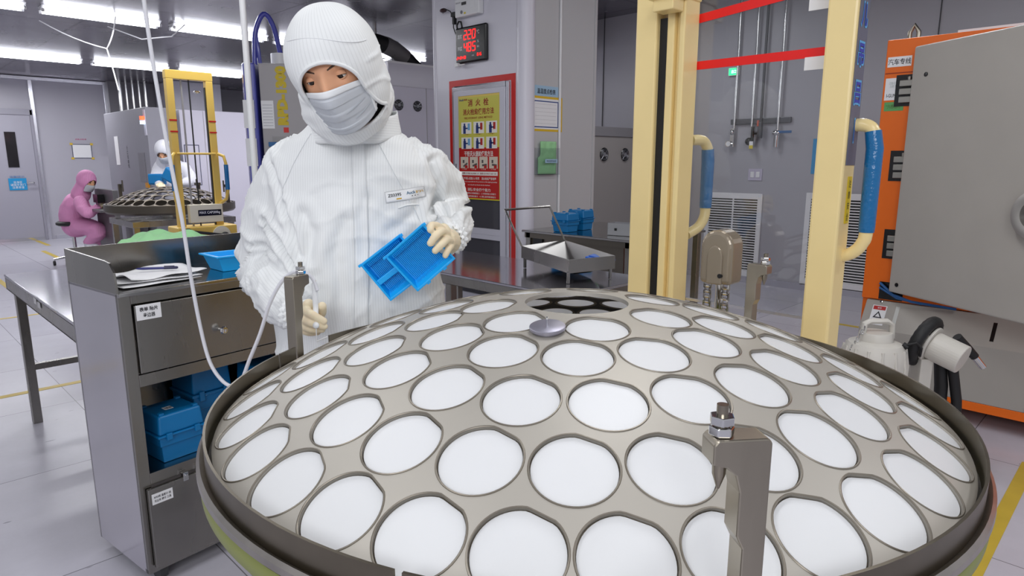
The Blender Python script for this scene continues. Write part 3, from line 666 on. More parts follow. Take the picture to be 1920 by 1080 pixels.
tc = N('ShaderNodeTexCoord'); vo = N('ShaderNodeTexVoronoi'); vo.inputs['Scale'].default_value = 34; vo.inputs['Randomness'].default_value = 0; Lk(tc.outputs['Object'], vo.inputs[0])
mr = N('ShaderNodeMapRange'); mr.inputs[1].default_value = .10; mr.inputs[2].default_value = .13; mr.inputs[3].default_value = .12; mr.inputs[4].default_value = 1; Lk(vo.outputs['Distance'], mr.inputs[0])
mx = N('ShaderNodeMix'); mx.data_type = 'RGBA'; mx.blend_type = 'MULTIPLY'; mx.inputs[0].default_value = 1; mx.inputs[6].default_value = lin((186, 184, 192)) + (1,); Lk(mr.outputs[0], mx.inputs[7]); Lk(mx.outputs[2], b.inputs['Base Color'])
tl = table('work_table', 'perforated stainless work table left of the drawer cart', .485, 2.54, 1.25, 3.97, .76, [(.53, 3.93), (1.21, 3.93), (.53, 2.58), (1.21, 2.58)], apron=.07, mtop=PERF, shelfbar=[((.53, 3.93), (1.21, 3.93), .29), ((.53, 2.58), (1.21, 2.58), .29)])
MB().box((-.385, -.05, .728), (-.3835, .0, .752)).box((-.385, -.12, .722), (-.3835, -.07, .745)).build('tape_patch', mat('clear_tape', (190, 188, 190), .3), tl)
tr2 = table('work_table', 'polished stainless work table behind the dome reflecting the red poster', 2.03, 1.70, 2.63, 3.10, .76, [(2.07, 1.74), (2.59, 1.74), (2.07, 2.50), (2.07, 3.06), (2.59, 3.06)], apron=.055, mtop=PERF, shelfbar=[((2.07, 1.74), (2.07, 3.06), .2)])
# green garments heaped on the left table
gm = MB()
def gf(u, v):
    x = (u - .5) * .62; y = (v - .5) * .42; e = max(0, 1 - (2 * u - 1) ** 2) ** .6 * max(0, 1 - (2 * v - 1) ** 2) ** .5; e = e ** .6
    return (x, y, .003 + e * (.205 + .05 * noise.noise(Vector((u * 4, v * 3, 2))) + .025 * noise.noise(Vector((u * 11, v * 9, 5)))))
gm.grid(gf, 44, 30); gg = gm.build('folded_garment', CLOTHG, None, smooth=True, solid=.003); gg.location = (1.04, 3.32, .762); gg.rotation_euler = (0, 0, rad(-28)); tag(gg, 'pale green cloth garments heaped on the table behind the cart', 'garment')

# funnel-sided steel scoop tray with a raised wire handle, on the right table
fs_ = thing('funnel_tray', 'open stainless tray with sloping sides and raised square handle', 'tray', (2.46, 2.09, .762))
A_ = [(2.412, 2.342), (2.784, 2.365), (2.425, 1.788), (2.22, 1.854)]
A_ = [(-.05, .25), (.30, .26), (.0, -.30), (-.25, -.235)]
top_ = [Vector((x, y, .11)) for x, y in A_]; cc = Vector((.02, -.06, .015)); bot_ = [cc + (Vector((x, y, .015)) - cc) * .38 for x, y in A_]
fm_ = MB(); fm_.add([*top_, *bot_], [(0, 1, 5, 4), (1, 2, 6, 5), (2, 3, 7, 6), (3, 0, 4, 7), (4, 5, 6, 7)]); fm_.build('tray_bowl', mat('tray_steel', (150, 148, 146), .3, 1), fs_, solid=.003)
ap = MB(); low = [Vector((v.x, v.y, .0)) for v in top_]
for i in range(4):
    a, b_ = top_[i], top_[(i+1) % 4]; ap.add([a, b_, b_ + Vector((0, 0, -.06)), a + Vector((0, 0, -.06))], [(0, 1, 2, 3)])
ap.build('tray_skirt', STEEL, fs_, solid=.003)
for v in top_: MB().cyl((v.x*.92, v.y*.92, 0), (v.x*.92, v.y*.92, .06), .008, 8).build('foot', STEEL, fs_, smooth=True)
a, b_ = top_[0], top_[1]; uh = Vector((-.06, .06, .185))
MB().tube([a, a + uh, b_ + uh, b_], .007, 4).build('handle_frame', STEEL, fs_)
cr = MB(); cr.ell((.03, -.12, .055), (.05, .06, .02), 12, 6); o = cr.build('green_cloth', mat('bright_green_cloth', (60, 190, 90), .8, bump=.4, bump_scale=40), None, smooth=True); o.location = (2.46, 2.09, .762); tag(o, 'bright green cloth scrap lying in the funnel tray', 'cloth')
cr = MB(); cr.M = Matrix.Translation((.06, -.17, .07)) @ Matrix.Rotation(.3, 4, 'Z') @ Matrix.Rotation(.15, 4, 'X'); cr.box((-.05, -.06, 0), (.05, .06, .012)); cr.box((-.035, -.04, .012), (.03, .05, .018))
o = cr.build('blue_packet', mat('packet_blue', (34, 96, 190), .4), None, bevel=.003); o.location = (2.46, 2.09, .762); tag(o, 'small blue packet lying in the funnel tray beside green cloth', 'packet')

# steel bench further right with blue boxes and a small metal bracket box
bn = thing('steel_bench', 'dark-fronted stainless bench carrying two blue boxes beside the column', 'bench', (3.55, 2.62, 0))
MB().box((-.40, -.44, .835), (.45, .44, .85)).build('bench_top', STEELM, bn, bevel=.003)
MB().box((-.36, -.36, .25), (-.34, .42, .80)).box((-.38, -.43, .80), (-.33, .43, .835)).build('front_panel', mat('dull_steel_panel', (112, 106, 98), .35, .9), bn)
MB().box((-.372, .28, .735), (-.35, .36, .80)).build('socket_recess', BLKG, bn)
for (x, y) in ((-.36, -.40), (.41, -.40), (-.36, .40), (.41, .40)): MB().box((x-.02, y-.02, 0), (x+.02, y+.02, .835)).build('leg', STEEL, bn, bevel=.003)
case('wafer_box', (3.27, 2.78, .851), -88, .14, .13, .12, 'left one of two blue wafer boxes on the steel bench')
case('wafer_box', (3.45, 2.80, .851), -86, .14, .13, .13, 'right one of two blue wafer boxes on the steel bench', stick=False)
mbx = thing('metal_case', 'small grey metal case on the bench near the yellow mast', 'case', (3.36, 2.36, .851), -80)
MB().box((-.11, -.05, 0), (.09, -.047, .075)).box((-.11, .047, 0), (.09, .05, .075)).box((-.11, -.05, 0), (.09, .05, .003)).box((-.11, -.05, 0), (-.107, .05, .075)).box((-.02, -.02, .003), (.08, .03, .06)).build('case_shell', mat('zinc_sheet', (176, 176, 180), .4, .7), mbx)
MB().box((-.06, -.054, .03), (-.045, -.05, .045)).box((.05, -.054, .03), (.065, -.05, .045)).build('screw', BLKG, mbx)

# ------------------------------------------------------------------ column enclosure with the fire cabinet
struct(MB().box((3.30, 3.20, 0), (4.06, 4.14, 3.0)).build('wall_column', COLM, bevel=.01))
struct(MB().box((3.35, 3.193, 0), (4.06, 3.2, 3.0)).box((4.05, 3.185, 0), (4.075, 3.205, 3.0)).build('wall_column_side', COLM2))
struct(MB().cyl((3.345, 3.215, 0), (3.345, 3.215, 3.0), .062, 32).build('trim_11', COLM, smooth=True))
struct(MB().cyl((3.31, 4.13, 0), (3.31, 4.13, 3.0), .02, 16).build('trim_12', COLM, smooth=True))
cb = thing('fire_cabinet', 'recessed fire hydrant cabinet with red tape border on the white column', 'cabinet', (3.30, 3.61, 0))
bd = MB()
y0, y1, z0, z1, tw = -.346, .352, .14, 1.884, .042
bd.ringx(-.003, 0, y0, y1, z0, z1, tw, tw)
bd.build('red_border', RED, cb)
FRM = mat('cabinet_frame', (204, 203, 214), .3, .1)
f_ = MB(); a, b_, lo, hi = -.298, .302, .20, 1.835
f_.ringx(-.02, -.001, a, b_, lo, hi, .03, .035)
f_.build('outer_frame', ALU, cb, bevel=.003)
d_ = MB(); a, b_, lo, hi = -.268, .272, .25, 1.80
d_.ringx(-.03, -.002, a, b_, lo, hi, .05, .035, .06).box((-.03, a + .05, .735), (-.002, b_ - .05, .815)).box((-.032, a + .05, .77), (-.0305, b_ - .05, .776))
d_.build('cabinet_door', FRM, cb, bevel=.003)
MB().box((-.012, -.22, .81), (-.004, .224, 1.77)).build('upper_glass', mat('cabinet_glass', (70, 70, 76), .08, 0, .6), cb)
MB().box((-.012, -.22, .30), (-.004, .224, .74)).build('lower_glass', MATS['cabinet_glass'], cb)
MB().box((-.034, .245, 1.18), (-.03, .257, 1.28)).build('latch', CHROME, cb)
# poster with the use of hydrant and extinguisher
po = thing('safety_poster', 'yellow and red safety poster on the fire hydrant cabinet door', 'poster', (3.286, 3.616, 1.397))
PY = mat('poster_yellow', (204, 198, 84), .4); PG = mat('poster_border', (222, 196, 96), .4); PR_ = mat('poster_red', (186, 26, 20), .4); PB = mat('poster_bright_yellow', (222, 208, 40), .4)
IR = mat('poster_dark_red', (150, 26, 20), .5); IW = mat('poster_white', (236, 232, 224), .5); IB = mat('poster_navy', (34, 54, 116), .5)
def PF(y, z, d=0): return FX(-.012 - d, y, z)
sticker(FX(-.004, 0, 0), .464, .75, PB, po, 'poster_border', .008)
sticker(PF(0, .182), .455, .38, PG, po, 'poster_edge', .0006); sticker(PF(0, .178, .0006), .43, .352, PY, po, 'yellow_field', .0006)
sticker(PF(0, -.184, .0006), .43, .366, PR_, po, 'red_field', .0006)
T_ = lambda b, y, z, w_, h_, m, bold=.012: text(b, w_, h_, m, po, PF(y, z, .0016), 'poster_lettering', bold)
T_('消  火  栓', .0, .315, .22, .052, IR, .02); T_('消火栓的使用方法', 0, .252, .33, .045, IR, .02); T_('FIRE HYDRANT USING METHOD', 0, .209, .30, .014, IR)
T_('Auck', .18, .34, .05, .016, IB, .03); T_('sun', .135, .34, .038, .012, IR, .03)
for r in range(2):
    for c_ in range(3):
        y = .13 - .135 * c_; z = .140 - .108 * r
        sticker(PF(y, z, .0012), .112, .082, IW, po, 'picture_panel', .0004)
        g = MB()
        for (px_, pz, a_, b2) in ((.02, -.012, .028, .056), (.02, .024, .018, .018), (.0, -.002, .03, .010)): plate(PF(y + px_ - .004 * c_, z + pz, .0016), a_, b2, .0003, g)
        g.build('figure_picture', IB, po)
        plate(PF(y - .028, z + .008, .0016), .024, .048, .0003).build('cabinet_picture', mat('pic_red', (176, 40, 36), .5) if c_ else mat('pic_blue', (110, 170, 210), .5), po)
        T_('打开箱门' if not r else '按下按钮', y, z - .047, .06, .009, IR, 0)
T_('干粉灭火器的使用方法', 0, -.045, .31, .04, IW, .02)
for c_ in range(4):
    y = .155 - .104 * c_; sticker(PF(y, -.108, .0012), .088, .082, mat('poster_cream', (216, 204, 186), .5), po, 'picture_panel', .0004)
    g = MB(); plate(PF(y - .01, -.125, .0016) @ Matrix.Rotation(.5 - .2 * c_, 4, 'Z'), .05, .014, .0003, g); plate(PF(y + .01, -.10, .0016), .018, .022, .0003, g); g.build('hand_picture', mat('pic_grey', (90, 84, 84), .5), po)
    plate(PF(y - .02, -.138, .0017), .03, .02, .0003).build('extinguisher_picture', PR_, po)
    T_('%d 步骤' % (c_ + 1), y, -.156, .05, .008, IW, 0)
sticker(PF(0, -.186, .0012), .40, .028, IW, po, 'strip', .0004); T_('火警119 FIRE ALARM 119   急救120 FIRST AID 120', 0, -.186, .37, .014, IR, .01)
T_('爱护消防设施人人有责    消火栓前严禁堵塞', 0, -.222, .37, .02, IW, .01)
T_('Everyone is responsible for the protection of fire fighting facilities', 0, -.247, .39, .011, IW); T_('and should not block the fire hydrant', 0, -.270, .24, .011, IW)
T_('消防安全四个能力', 0, -.303, .25, .024, IW, .01)
T_('1. 检查消除火灾隐患能力   2. 扑救初级火灾能力', 0, -.330, .36, .013, IW); T_('3. 组织疏散逃生能力   4. 消防宣传教育能力', 0, -.352, .36, .013, IW)
# digital clock thermometer
le = thing('digital_display', 'black wall display with red digits for temperature, humidity and time', 'display', (3.30, 3.688, 2.116))
MB().box((-.032, -.163, -.124), (-.002, .163, .124)).build('display_case', BLKG, le, bevel=.012, seg=4)
LR = mat('led_red', (255, 24, 24), .5, emit=2.6)
SEG = {'0': 'abcdef', '1': 'bc', '2': 'abged', '4': 'fgbc', '5': 'afgcd', '6': 'afgcde', '8': 'abcdefg', '9': 'abcdfg', '-': 'g', ':': '', '.': ''}
def digits(s_, y, z, h, gap=1.35):
    mb = MB(); w_ = h * .5; t = h * .13; x = 0
    for ch in s_:
        if ch in '.:':
            for zz in ((-.5,) if ch == '.' else (-.2, .2)):
                plate(FX(-.0325, y - x + w_ * .32, z + zz * h), t, t, .0006, mb)
            x += w_ * .1; continue
        for sg in SEG[ch]:
            cx, cz, a_, b2 = {'a': (0, .5, w_, t), 'g': (0, 0, w_, t), 'd': (0, -.5, w_, t), 'f': (-.5, .25, t, h/2), 'b': (.5, .25, t, h/2), 'e': (-.5, -.25, t, h/2), 'c': (.5, -.25, t, h/2)}[sg]
            plate(FX(-.0325, y - x - cx * w_ - cz * h * .12, z + cz * h), a_ * .96, b2 * .96, .0006, mb)
        x += w_ * gap
    return mb
digits('22.0', .05, .065, .058, 1.5).build('red_digits', LR, le); digits('48.5', .05, -.018, .058, 1.5).build('red_digits', LR, le)
digits('24-04-09', .14, -.085, .019, 1.3).build('red_digits', LR, le); digits('16:16', -.068, -.078, .019, 1.5).build('red_digits', LR, le)
text('温度', .05, .028, WHITEP, le, FX(-.033, .11, .06), 'lettering', .02); text('湿度', .05, .028, WHITEP, le, FX(-.033, .11, -.022), 'lettering', .02)
text('℃', .026, .026, WHITEP, le, FX(-.033, -.085, .072), 'lettering'); text('%', .016, .016, WHITEP, le, FX(-.033, -.085, .01), 'lettering'); text('RH', .02, .014, WHITEP, le, FX(-.033, -.085, -.025), 'lettering')
text('时间', .022, .012, WHITEP, le, FX(-.033, -.03, -.08), 'lettering')
MB().tube([(-.02, .15, .11), (-.02, .155, .145), (-.02, .135, .17), (-.02, .11, .165), (-.02, .10, .13), (-.02, .11, .10)], .006, 8).build('cable_loop', BLACK, le, smooth=True)
MB().box((-.05, .12, -.145), (-.02, .155, -.118)).box((-.045, .05, -.138), (-.035, .115, -.130)).build('sensor_stub', WHITEP, le, bevel=.003)
mo = thing('sensor_box', 'white electronic sensor box above the red-digit display', 'sensor', (3.30, 3.70, 2.37))
MB().box((-.05, -.125, -.065), (-.002, .13, .06)).build('sensor_case', WHITEP, mo, bevel=.008, seg=3)
sticker(FX(-.0505, -.06, .015), .04, .06, PAPER, mo, 'button_plate', .001); sticker(FX(-.0505, .03, .02), .05, .02, mat('lcd_dark', (60, 60, 60), .3), mo, 'lcd', .001)
text('SENSOR', .05, .01, mat('print_grey', (120, 120, 128), .5), mo, FX(-.0515, .09, .03)); MB().cyl((-.05, .055, -.035), (-.053, .055, -.035), .012, 16).build('dial', mat('print_grey', (120, 120, 128), .5), mo)
sticker(FX(-.0505, .02, -.045), .02, .012, mat('sticker_yellow', (220, 200, 60), .4), mo, 'sticker')
MB().tube([(-.02, .30, .0), (-.05, .24, .015), (-.05, .18, -.01), (-.03, .17, -.05), (-.03, .17, -.12), (-.02, .155, -.17)], .004, 6).box((-.05, .13, -.05), (-.02, .175, -.02)).box((-.045, .145, -.1), (-.02, .165, -.05)).build('sensor_cable', BLACK, mo, smooth=True)
MB().ell((-.04, .27, .01), (.02, .035, .015)).build('probe', mat('probe_dark', (50, 20, 22), .4), mo, smooth=True)
# side face items
pc = struct(MB().cyl((3.665, 3.185, 0), (3.665, 3.185, 3.0), .009, 12).build('trim_13', WHITEP, smooth=True))
nb = thing('check_sheet', 'white check sheet in yellow and navy frame on the column side', 'notice', (3.537, 3.193, 1.622))
sticker(FY(0, 0, 0), .326, .236, mat('sheet_yellow_frame', (218, 180, 40), .5), nb, 'yellow_frame', .001); sticker(FY(0, -.001, 0), .30, .205, PAPER, nb, 'back_sheet', .0005)
sticker(FY(-.012, -.0015, -.002), .262, .18, mat('sheet_navy_frame', (34, 66, 132), .5), nb, 'navy_frame', .0005); sticker(FY(-.012, -.002, -.002), .246, .166, PAPER, nb, 'front_sheet', .0005)
ln = MB()
for i in range(6): plate(FY(-.012, -.0026, -.065 + i * .026), .22, .0018, .0002, ln)
ln.build('ruled_lines', mat('line_grey', (186, 186, 190), .6), nb)
nl = thing('blue_label', 'light blue name label above the framed check sheet', 'label', (3.53, 3.193, 1.777))
sticker(FY(0, 0, 0), .25, .068, mat('label_blue', (160, 192, 216), .5), nl, 'label_plate'); text('温湿度点检表', .19, .036, TXTK, nl, FY(0, -.0016, -.003), 'lettering', .01)
ho = thing('document_holder', 'clear wall pocket holding green garment sheet on the column side', 'holder', (3.53, 3.193, 1.32))
MB().box((-.115, -.035, -.115), (.115, -.033, .07)).box((-.115, -.035, -.115), (.115, 0, -.112)).box((-.115, -.035, -.115), (-.112, 0, .07)).build('pocket', ACR, ho)
g = MB()
def hf(u, v):
    xx = -.10 + .19 * u; zz = -.11 + .225 * v; xx += .03 * (v > .55) * (1 - u) * .8; return (xx, -.018 + .007 * noise.noise(Vector((u * 4, v * 5, 1))), zz)
g.grid(hf, 16, 18); g.build('green_sheet', CLOTHG, ho, smooth=True, solid=.004)
sticker(FY(.02, -.036, -.02), .13, .026, mat('label_blue', (160, 192, 216), .5), ho, 'blue_strip'); text('PRS动作台区', .1, .015, TXTK, ho, FY(.02, -.0375, -.02), 'lettering')

# ------------------------------------------------------------------ right wall fittings
def vent(name, label, y0, y1, z0, z1, ns):
    t = thing(name, label, 'vent', (6.8, (y0+y1)/2, 0)); h = (y1-y0)/2
    MB().ringx(-.02, 0, -h, h, z0, z1, .05, .06).box((-.014, -.008, z0+.06), (0, .008, z1-.06)).build('vent_frame', WHITEP, t, bevel=.003)
    MB().box((-.004, -h+.04, z0+.05), (-.001, h-.04, z1-.05)).build('dark_back', BLKG, t)
    m_ = MB()
    for i in range(ns):
        z = z0 + .06 + (z1 - z0 - .12) * (i + .5) / ns; m_.prism([(-.004, -h+.05, z), (-.016, -h+.05, z-.003), (-.016, -h+.05, z-.012), (-.004, -h+.05, z-.006)], (0, 2*h-.1, 0))
    m_.build('slats', WHITEP, t); return t
vent('wall_vent', 'white louvred wall vent seen through the clear sheet', 3.07, 3.72, .07, .96, 28)
vent('wall_vent', 'white louvred wall vent between right mast post and orange machine', 1.95, 2.62, .06, .99, 30)
def pipe(y, m, label, z0, r=.013, x=6.755):
    o = MB().cyl((x, y, z0), (x, y, 3.0), r, 12).build('gas_pipe', m, smooth=True); tag(o, label, 'pipe', 'gas pipes on the right wall'); return o
pipe(3.42, mat('pipe_steel', (196, 196, 196), .2, 1), 'leftmost steel gas pipe on the right wall, ending at a gauge', 1.45)
pipe(3.225, MATS['pipe_steel'], 'second steel gas pipe on the right wall, ending at a regulator', 1.62)
pipe(3.13, mat('pipe_dark', (70, 70, 74), .4, .5), 'dark gas pipe between two bright ones on the right wall', 1.6)
pipe(2.95, MATS['pipe_steel'], 'rightmost steel gas pipe on the right wall, with blue lever valve', 1.50)
sr = tag(MB().box((6.765, 2.83, 1.68), (6.80, 3.47, 1.735)).build('pipe_rail', mat('rail_dark', (88, 88, 92), .4, .6), bevel=.004), 'dark horizontal rail clamping the gas pipes on the wall', 'rail')
v1 = thing('pressure_gauge', 'small round pressure gauge below the leftmost gas pipe', 'gauge', (6.74, 3.43, 1.5))
MB().cyl((0, .03, -.02), (-.02, .03, -.02), .032, 20).build('gauge_body', CHROME, v1, smooth=True); MB().cyl((-.0202, .03, -.02), (-.022, .03, -.02), .026, 20).build('gauge_face', PAPER, v1); MB().box((-.0, -.02, -.02), (.02, .02, .14)).ell((0, 0, .1), (.025, .025, .03)).build('valve_body', CHROME, v1, smooth=True)
v2 = thing('pressure_regulator', 'black gas regulator with yellow tag hanging below it', 'regulator', (6.73, 3.20, 1.53))
MB().ell((0, .03, -.03), (.035, .045, .04)).cyl((0, 0, -.02), (0, 0, .12), .016, 12).cyl((0, 0, .05), (0, -.08, .05), .01, 10).build('regulator_body', BLKG, v2, smooth=True)
MB().box((-.03, -.06, .0), (.02, -.1, .16)).build('regulator_block', mat('rail_dark', (88, 88, 92), .4, .6), v2, bevel=.004); MB().box((-.035, -.055, .12), (-.02, -.075, .18)).build('red_knob', mat('knob_orange', (190, 80, 50), .5), v2, bevel=.003)
MB().box((-.04, -.03, -.07), (-.036, .01, -.03)).build('white_tag', PAPER, v2); MB().box((-.04, -.03, -.105), (-.036, .01, -.07)).build('yellow_tag', mat('sticker_yellow', (220, 200, 60), .4), v2)
v3 = thing('lever_valve', 'steel pipe valve with blue lever handle on the right wall', 'valve', (6.745, 2.95, 1.56))
MB().cyl((0, 0, -.12), (0, 0, .05), .026, 16).ell((-.01, 0, .02), (.03, .045, .03)).build('valve_body', CHROME, v3, smooth=True); MB().box((-.03, -.16, .015), (-.022, .01, .04)).build('lever', mat('lever_blue', (30, 86, 140), .4), v3, bevel=.003)
ex = thing('exit_sign', 'small lit green exit sign glowing on the far right wall', 'sign', (6.79, 3.47, 2.225)); MB().box((-.02, -.06, -.04), (0, .06, .04)).build('sign_case', WHITEP, ex); sticker(FX(-.0205, 0, 0), .11, .07, mat('exit_green', (40, 230, 130), .5, emit=2.2), ex, 'lit_face'); text('出口', .05, .035, mat('exit_white', (240, 255, 245), .5, emit=3), ex, FX(-.0225, 0, 0))
o = sticker(FX(6.798, 2.545, 1.345), .115, .34, mat('notice_blue', (20, 140, 196), .4), None, 'wall_card'); tag(o, 'blue card on the wall just left of the right mast post', 'card')
so = thing('wall_switch', 'small grey switch plate on the wall under the gas pipes', 'switch', (6.8, 3.17, 1.16)); sticker(FX(0, 0, 0), .15, .12, mat('plate_lilac', (186, 180, 200), .4), so, 'switch_plate', .01)
MB().box((-.016, .01, -.03), (-.01, .05, .03)).box((-.016, -.05, -.03), (-.01, -.01, .03)).build('rocker', WHITEP, so, bevel=.002)
fc = thing('fan_cabinet', 'grey cabinet with two round fans behind the column, right side', 'cabinet', (5.9, 4.7, 0))
MB().box((-.7, -.3, 0), (.8, .3, 1.56)).build('cabinet_body', mat('warm_grey_cabinet', (146, 142, 140), .4), fc, bevel=.006); MB().box((-.7, -.31, 1.56), (.8, .3, 1.66)).build('cabinet_top', mat('cabinet_top_grey', (124, 122, 126), .4), fc, bevel=.004)
def fan(M, r, parent):
    m_ = MB(); m_.M = M; m_.lathe([(r, 0), (r*1.06, .006), (r*1.0, .012), (r*.9, .006)], 28); o = m_.build('fan_ring', BLKG, parent, smooth=True)
    m_ = MB(); m_.M = M; m_.lathe([(0, .002), (r*.95, .002)], 24); m_.build('fan_dark', BLACK, o)
    m_ = MB(); m_.M = M
    for rr in (.35, .6, .82): m_.lathe([(r*rr, .011), (r*rr + .002, .013), (r*rr + .004, .011)], 24)
    for i in range(4):
        a = PI/4 + i*PI/2; m_.tube([(0, 0, .011), (r*1.1*math.cos(a), r*1.1*math.sin(a), .011)], .002, 5)
    m_.lathe([(0, .014), (r*.3, .014), (r*.3, .008)], 18); m_.build('fan_guard', mat('guard_grey', (150, 150, 156), .3, .7), o, smooth=True); return o
for x in (-.11, .27): fan(FY(x, -.3, 1.37), .068, fc)

# ------------------------------------------------------------------ orange machine on the right
om = thing('orange_machine', 'tall orange coating machine at the right edge with grey open door', 'machine', (3.9, 1.16, 0))
bx = MB(); bx.box((.0, -2.2, .56), (.02, 0, 1.91)).box((.02, -2.2, .3), (1.3, 0, 1.91))
for (ya, za, zb) in ((-.08, 1.56, 1.73),):
    pass
bx.build('machine_body', ORANGE, om, bevel=.004)
MB().box((.03, -2.2, 1.91), (1.3, -.3, 1.925)).build('roof_edge', WHITEP, om)
MB().box((-.002, -.24, 1.742), (.0, -.005, 1.747)).build('panel_joint', mat('joint_dark_orange', (150, 52, 4), .5), om)
for (yc, zc) in ((-.105, 1.655), (-.115, 1.275), (-.125, .865)):
    MB().box((-.003, yc - .06, zc - .078), (-.001, yc + .045, zc + .078)).build('latch_opening', BLKG, om)
    m_ = MB(); m_.box((-.035, yc - .06, zc + .018), (-.003, yc + .02, zc + .048)).box((-.025, yc - .045, zc - .022), (-.003, yc + .022, zc + .008)).box((-.025, yc - .045, zc - .062), (-.003, yc + .02, zc - .032)).cyl((-.02, yc - .02, zc + .048), (-.02, yc - .02, zc + .066), .008, 10)
    m_.build('door_latch', mat('latch_zinc', (156, 154, 148), .35, .8), om, bevel=.003)
MB().box((-.003, -.2, .565), (-.001, -.085, .66)).build('cable_opening', BLKG, om)
MB().tube([(-.02, -.09, .655), (-.03, -.16, .60), (-.03, -.25, .575), (-.02, -.45, .565)], .007, 8).tube([(-.02, -.09, .63), (-.03, -.18, .585), (-.03, -.3, .57)], .006, 8).build('blue_cable', mat('cable_blue', (30, 90, 150), .4), om, smooth=True)
s_ = FX(-.0005, -.066, 1.80); sticker(s_, .11, .05, PAPER, om, 'white_label'); text('汽车专线', .105, .03, TXTK, om, up(s_, .0012), 'lettering', .01)
s_ = FX(-.0005, -.058, 1.665); sticker(s_, .095, .11, PAPER, om, 'white_label'); text('I-GUN-007', .075, .018, TXTK, om, up(s_, .0012, 0, -.032), 'lettering', .01); text('设备名称 编号\n日期 责任人', .06, .03, mat('faint_ink', (176, 186, 186), .6), om, up(s_, .0012, 0, .022))
s_ = FX(-.0005, -.060, 1.578); sticker(s_, .09, .045, mat('label_green', (92, 160, 92), .5), om, 'green_label'); text('"六西格玛"', .07, .02, mat('ink_brown', (70, 80, 30), .5), om, up(s_, .0012), 'lettering')
MB().tube([(.09, -.075, 1.91), (.09, -.075, 1.95), (.09, -.095, 1.985), (.09, -.115, 1.95), (.09, -.115, 1.91)], .011, 10).build('lifting_eye', BSTEEL, om, smooth=True)
dd = MB(); dd.M = Matrix.Translation((-.058, -.142, 0)) @ Matrix.Rotation(rad(58), 4, 'Z') @ Matrix.Rotation(PI, 4, 'Z')
dd.prism([(0, 0, .62), (1.2, 0, .62), (1.2, 0, 1.858), (0, 0, 1.858)], (0, .05, 0))
door = dd.build('machine_door', mat('warm_grey_door', (178, 173, 166), .42, 0, .4, noise_amt=.05, noise_scale=5), om, bevel=.01, seg=3)
DM = Matrix.Translation((-.058, -.142, 0)) @ Matrix.Rotation(rad(58 + 180), 4, 'Z')
# outer face of the door looks to local +y
def onD(x, z): return DM @ fr((x, -.0005, z), (1, 0, 0), (0, 0, 1))
for (x, z) in ((.09, 1.715), (.055, .665)):
    m_ = MB(); m_.M = onD(x, z); m_.lathe([(.0105, 0), (.0105, .003), (0, .004)], 20); m_.build('hole_plug', BLKG, door, smooth=True)
m_ = MB(); m_.M = onD(.76, 1.085); m_.lathe([(.055, .0), (.055, .03), (.06, .05), (.08, .055), (.10, .05), (.107, .035), (.10, .02), (.08, .018), (.06, .012)], 40); m_.build('handwheel', mat('wheel_steel', (196, 192, 186), .38, .8), door, smooth=True)
m_ = MB(); m_.M = onD(.76, 1.085); m_.lathe([(0, .012), (.055, .012)], 24); m_.build('wheel_recess', BLKG, door)
# lower sloping skirt and its orange sill
sk = MB(); sk.prism([(.2, -.03, .128), (-.10, -.03, .128), (-.10, -.03, .415), (-.005, -.03, .555), (.2, -.03, .555)], (0, -2.1, 0)); sk.build('skirt', mat('warm_grey_skirt', (164, 159, 152), .42, 0, .4), om, bevel=.004)
MB().box((-.102, -2.15, .084), (.2, -.03, .128)).build('orange_sill', ORANGE, om, bevel=.002)
MB().box((.22, -2.0, 0), (1.2, -.1, .3)).build('shadow_base', BLKG, om)  # base block coloured black for the shadow under the machine
MB().box((-.104, -.79, .13), (-.1005, -.787, .415)).build('panel_gap', BLKG, om)
SL = fr((-.0535, -.105, .484), (0, -1, 0), (.561, 0, .828)); sticker(SL, .07, .115, PAPER, om, 'warning_label'); sticker(up(SL, .0012, 0, .042), .06, .022, PR_, om, 'red_band', .0004)
text('△', .045, .04, TXTK, om, up(SL, .0016, 0, .003), 'warning_triangle', .02); text('危险 高压电\n请勿触摸', .036, .014, TXTK, om, up(SL, .0016, 0, -.038), 'lettering'); text('警告', .02, .01, WHITEP, om, up(SL, .0018, 0, .042))
sticker(up(SL, 0, .085, .01), .018, .11, mat('nameplate', (190, 190, 186), .3, .5), om, 'scale_strip'); m_ = MB(); m_.M = up(SL, 0, -.0, .078); m_.lathe([(0, 0), (.007, 0), (.006, .01), (0, .011)], 12); m_.build('screw_knob', CHROME, om, smooth=True)
sticker(fr((-.0535, -.62, .484), (0, -1, 0), (.561, 0, .828)), .016, .10, BLKG, om, 'slot')

# ------------------------------------------------------------------ white canister cleaner with hose at the machine
vc = thing('vacuum_cleaner', 'white ribbed canister cleaner with chain, carry handle and black hose', 'vacuum cleaner', (2.92, .80, 0), -45)
cn = MB(); prof = [(0, .0), (.10, .0), (.115, .04), (.118, .30), (.122, .48), (.118, .535), (.10, .565), (.066, .575), (.064, .60), (.06, .61), (0, .613)]
VW = mat('cleaner_white', (206, 202, 194), .4, noise_amt=.06)
cn.lathe(prof, 40)
cn = cn.build('canister', VW, vc, smooth=True)
rb = MB()
for i in range(14):
    a = 2*PI*i/14; rb.tube([(.119*math.cos(a), .119*math.sin(a), .12), (.124*math.cos(a), .124*math.sin(a), .48), (.112*math.cos(a), .112*math.sin(a), .55)], .006, 6)
rb.build('ribs', VW, cn, smooth=True)
MB().tube([(-.055, .0, .60), (-.05, 0, .645), (-.03, 0, .655), (.04, 0, .655), (.062, 0, .64), (.066, 0, .585)], .011, 10, sx=1.4).build('carry_handle', VW, vc, smooth=True)
chn = MB()
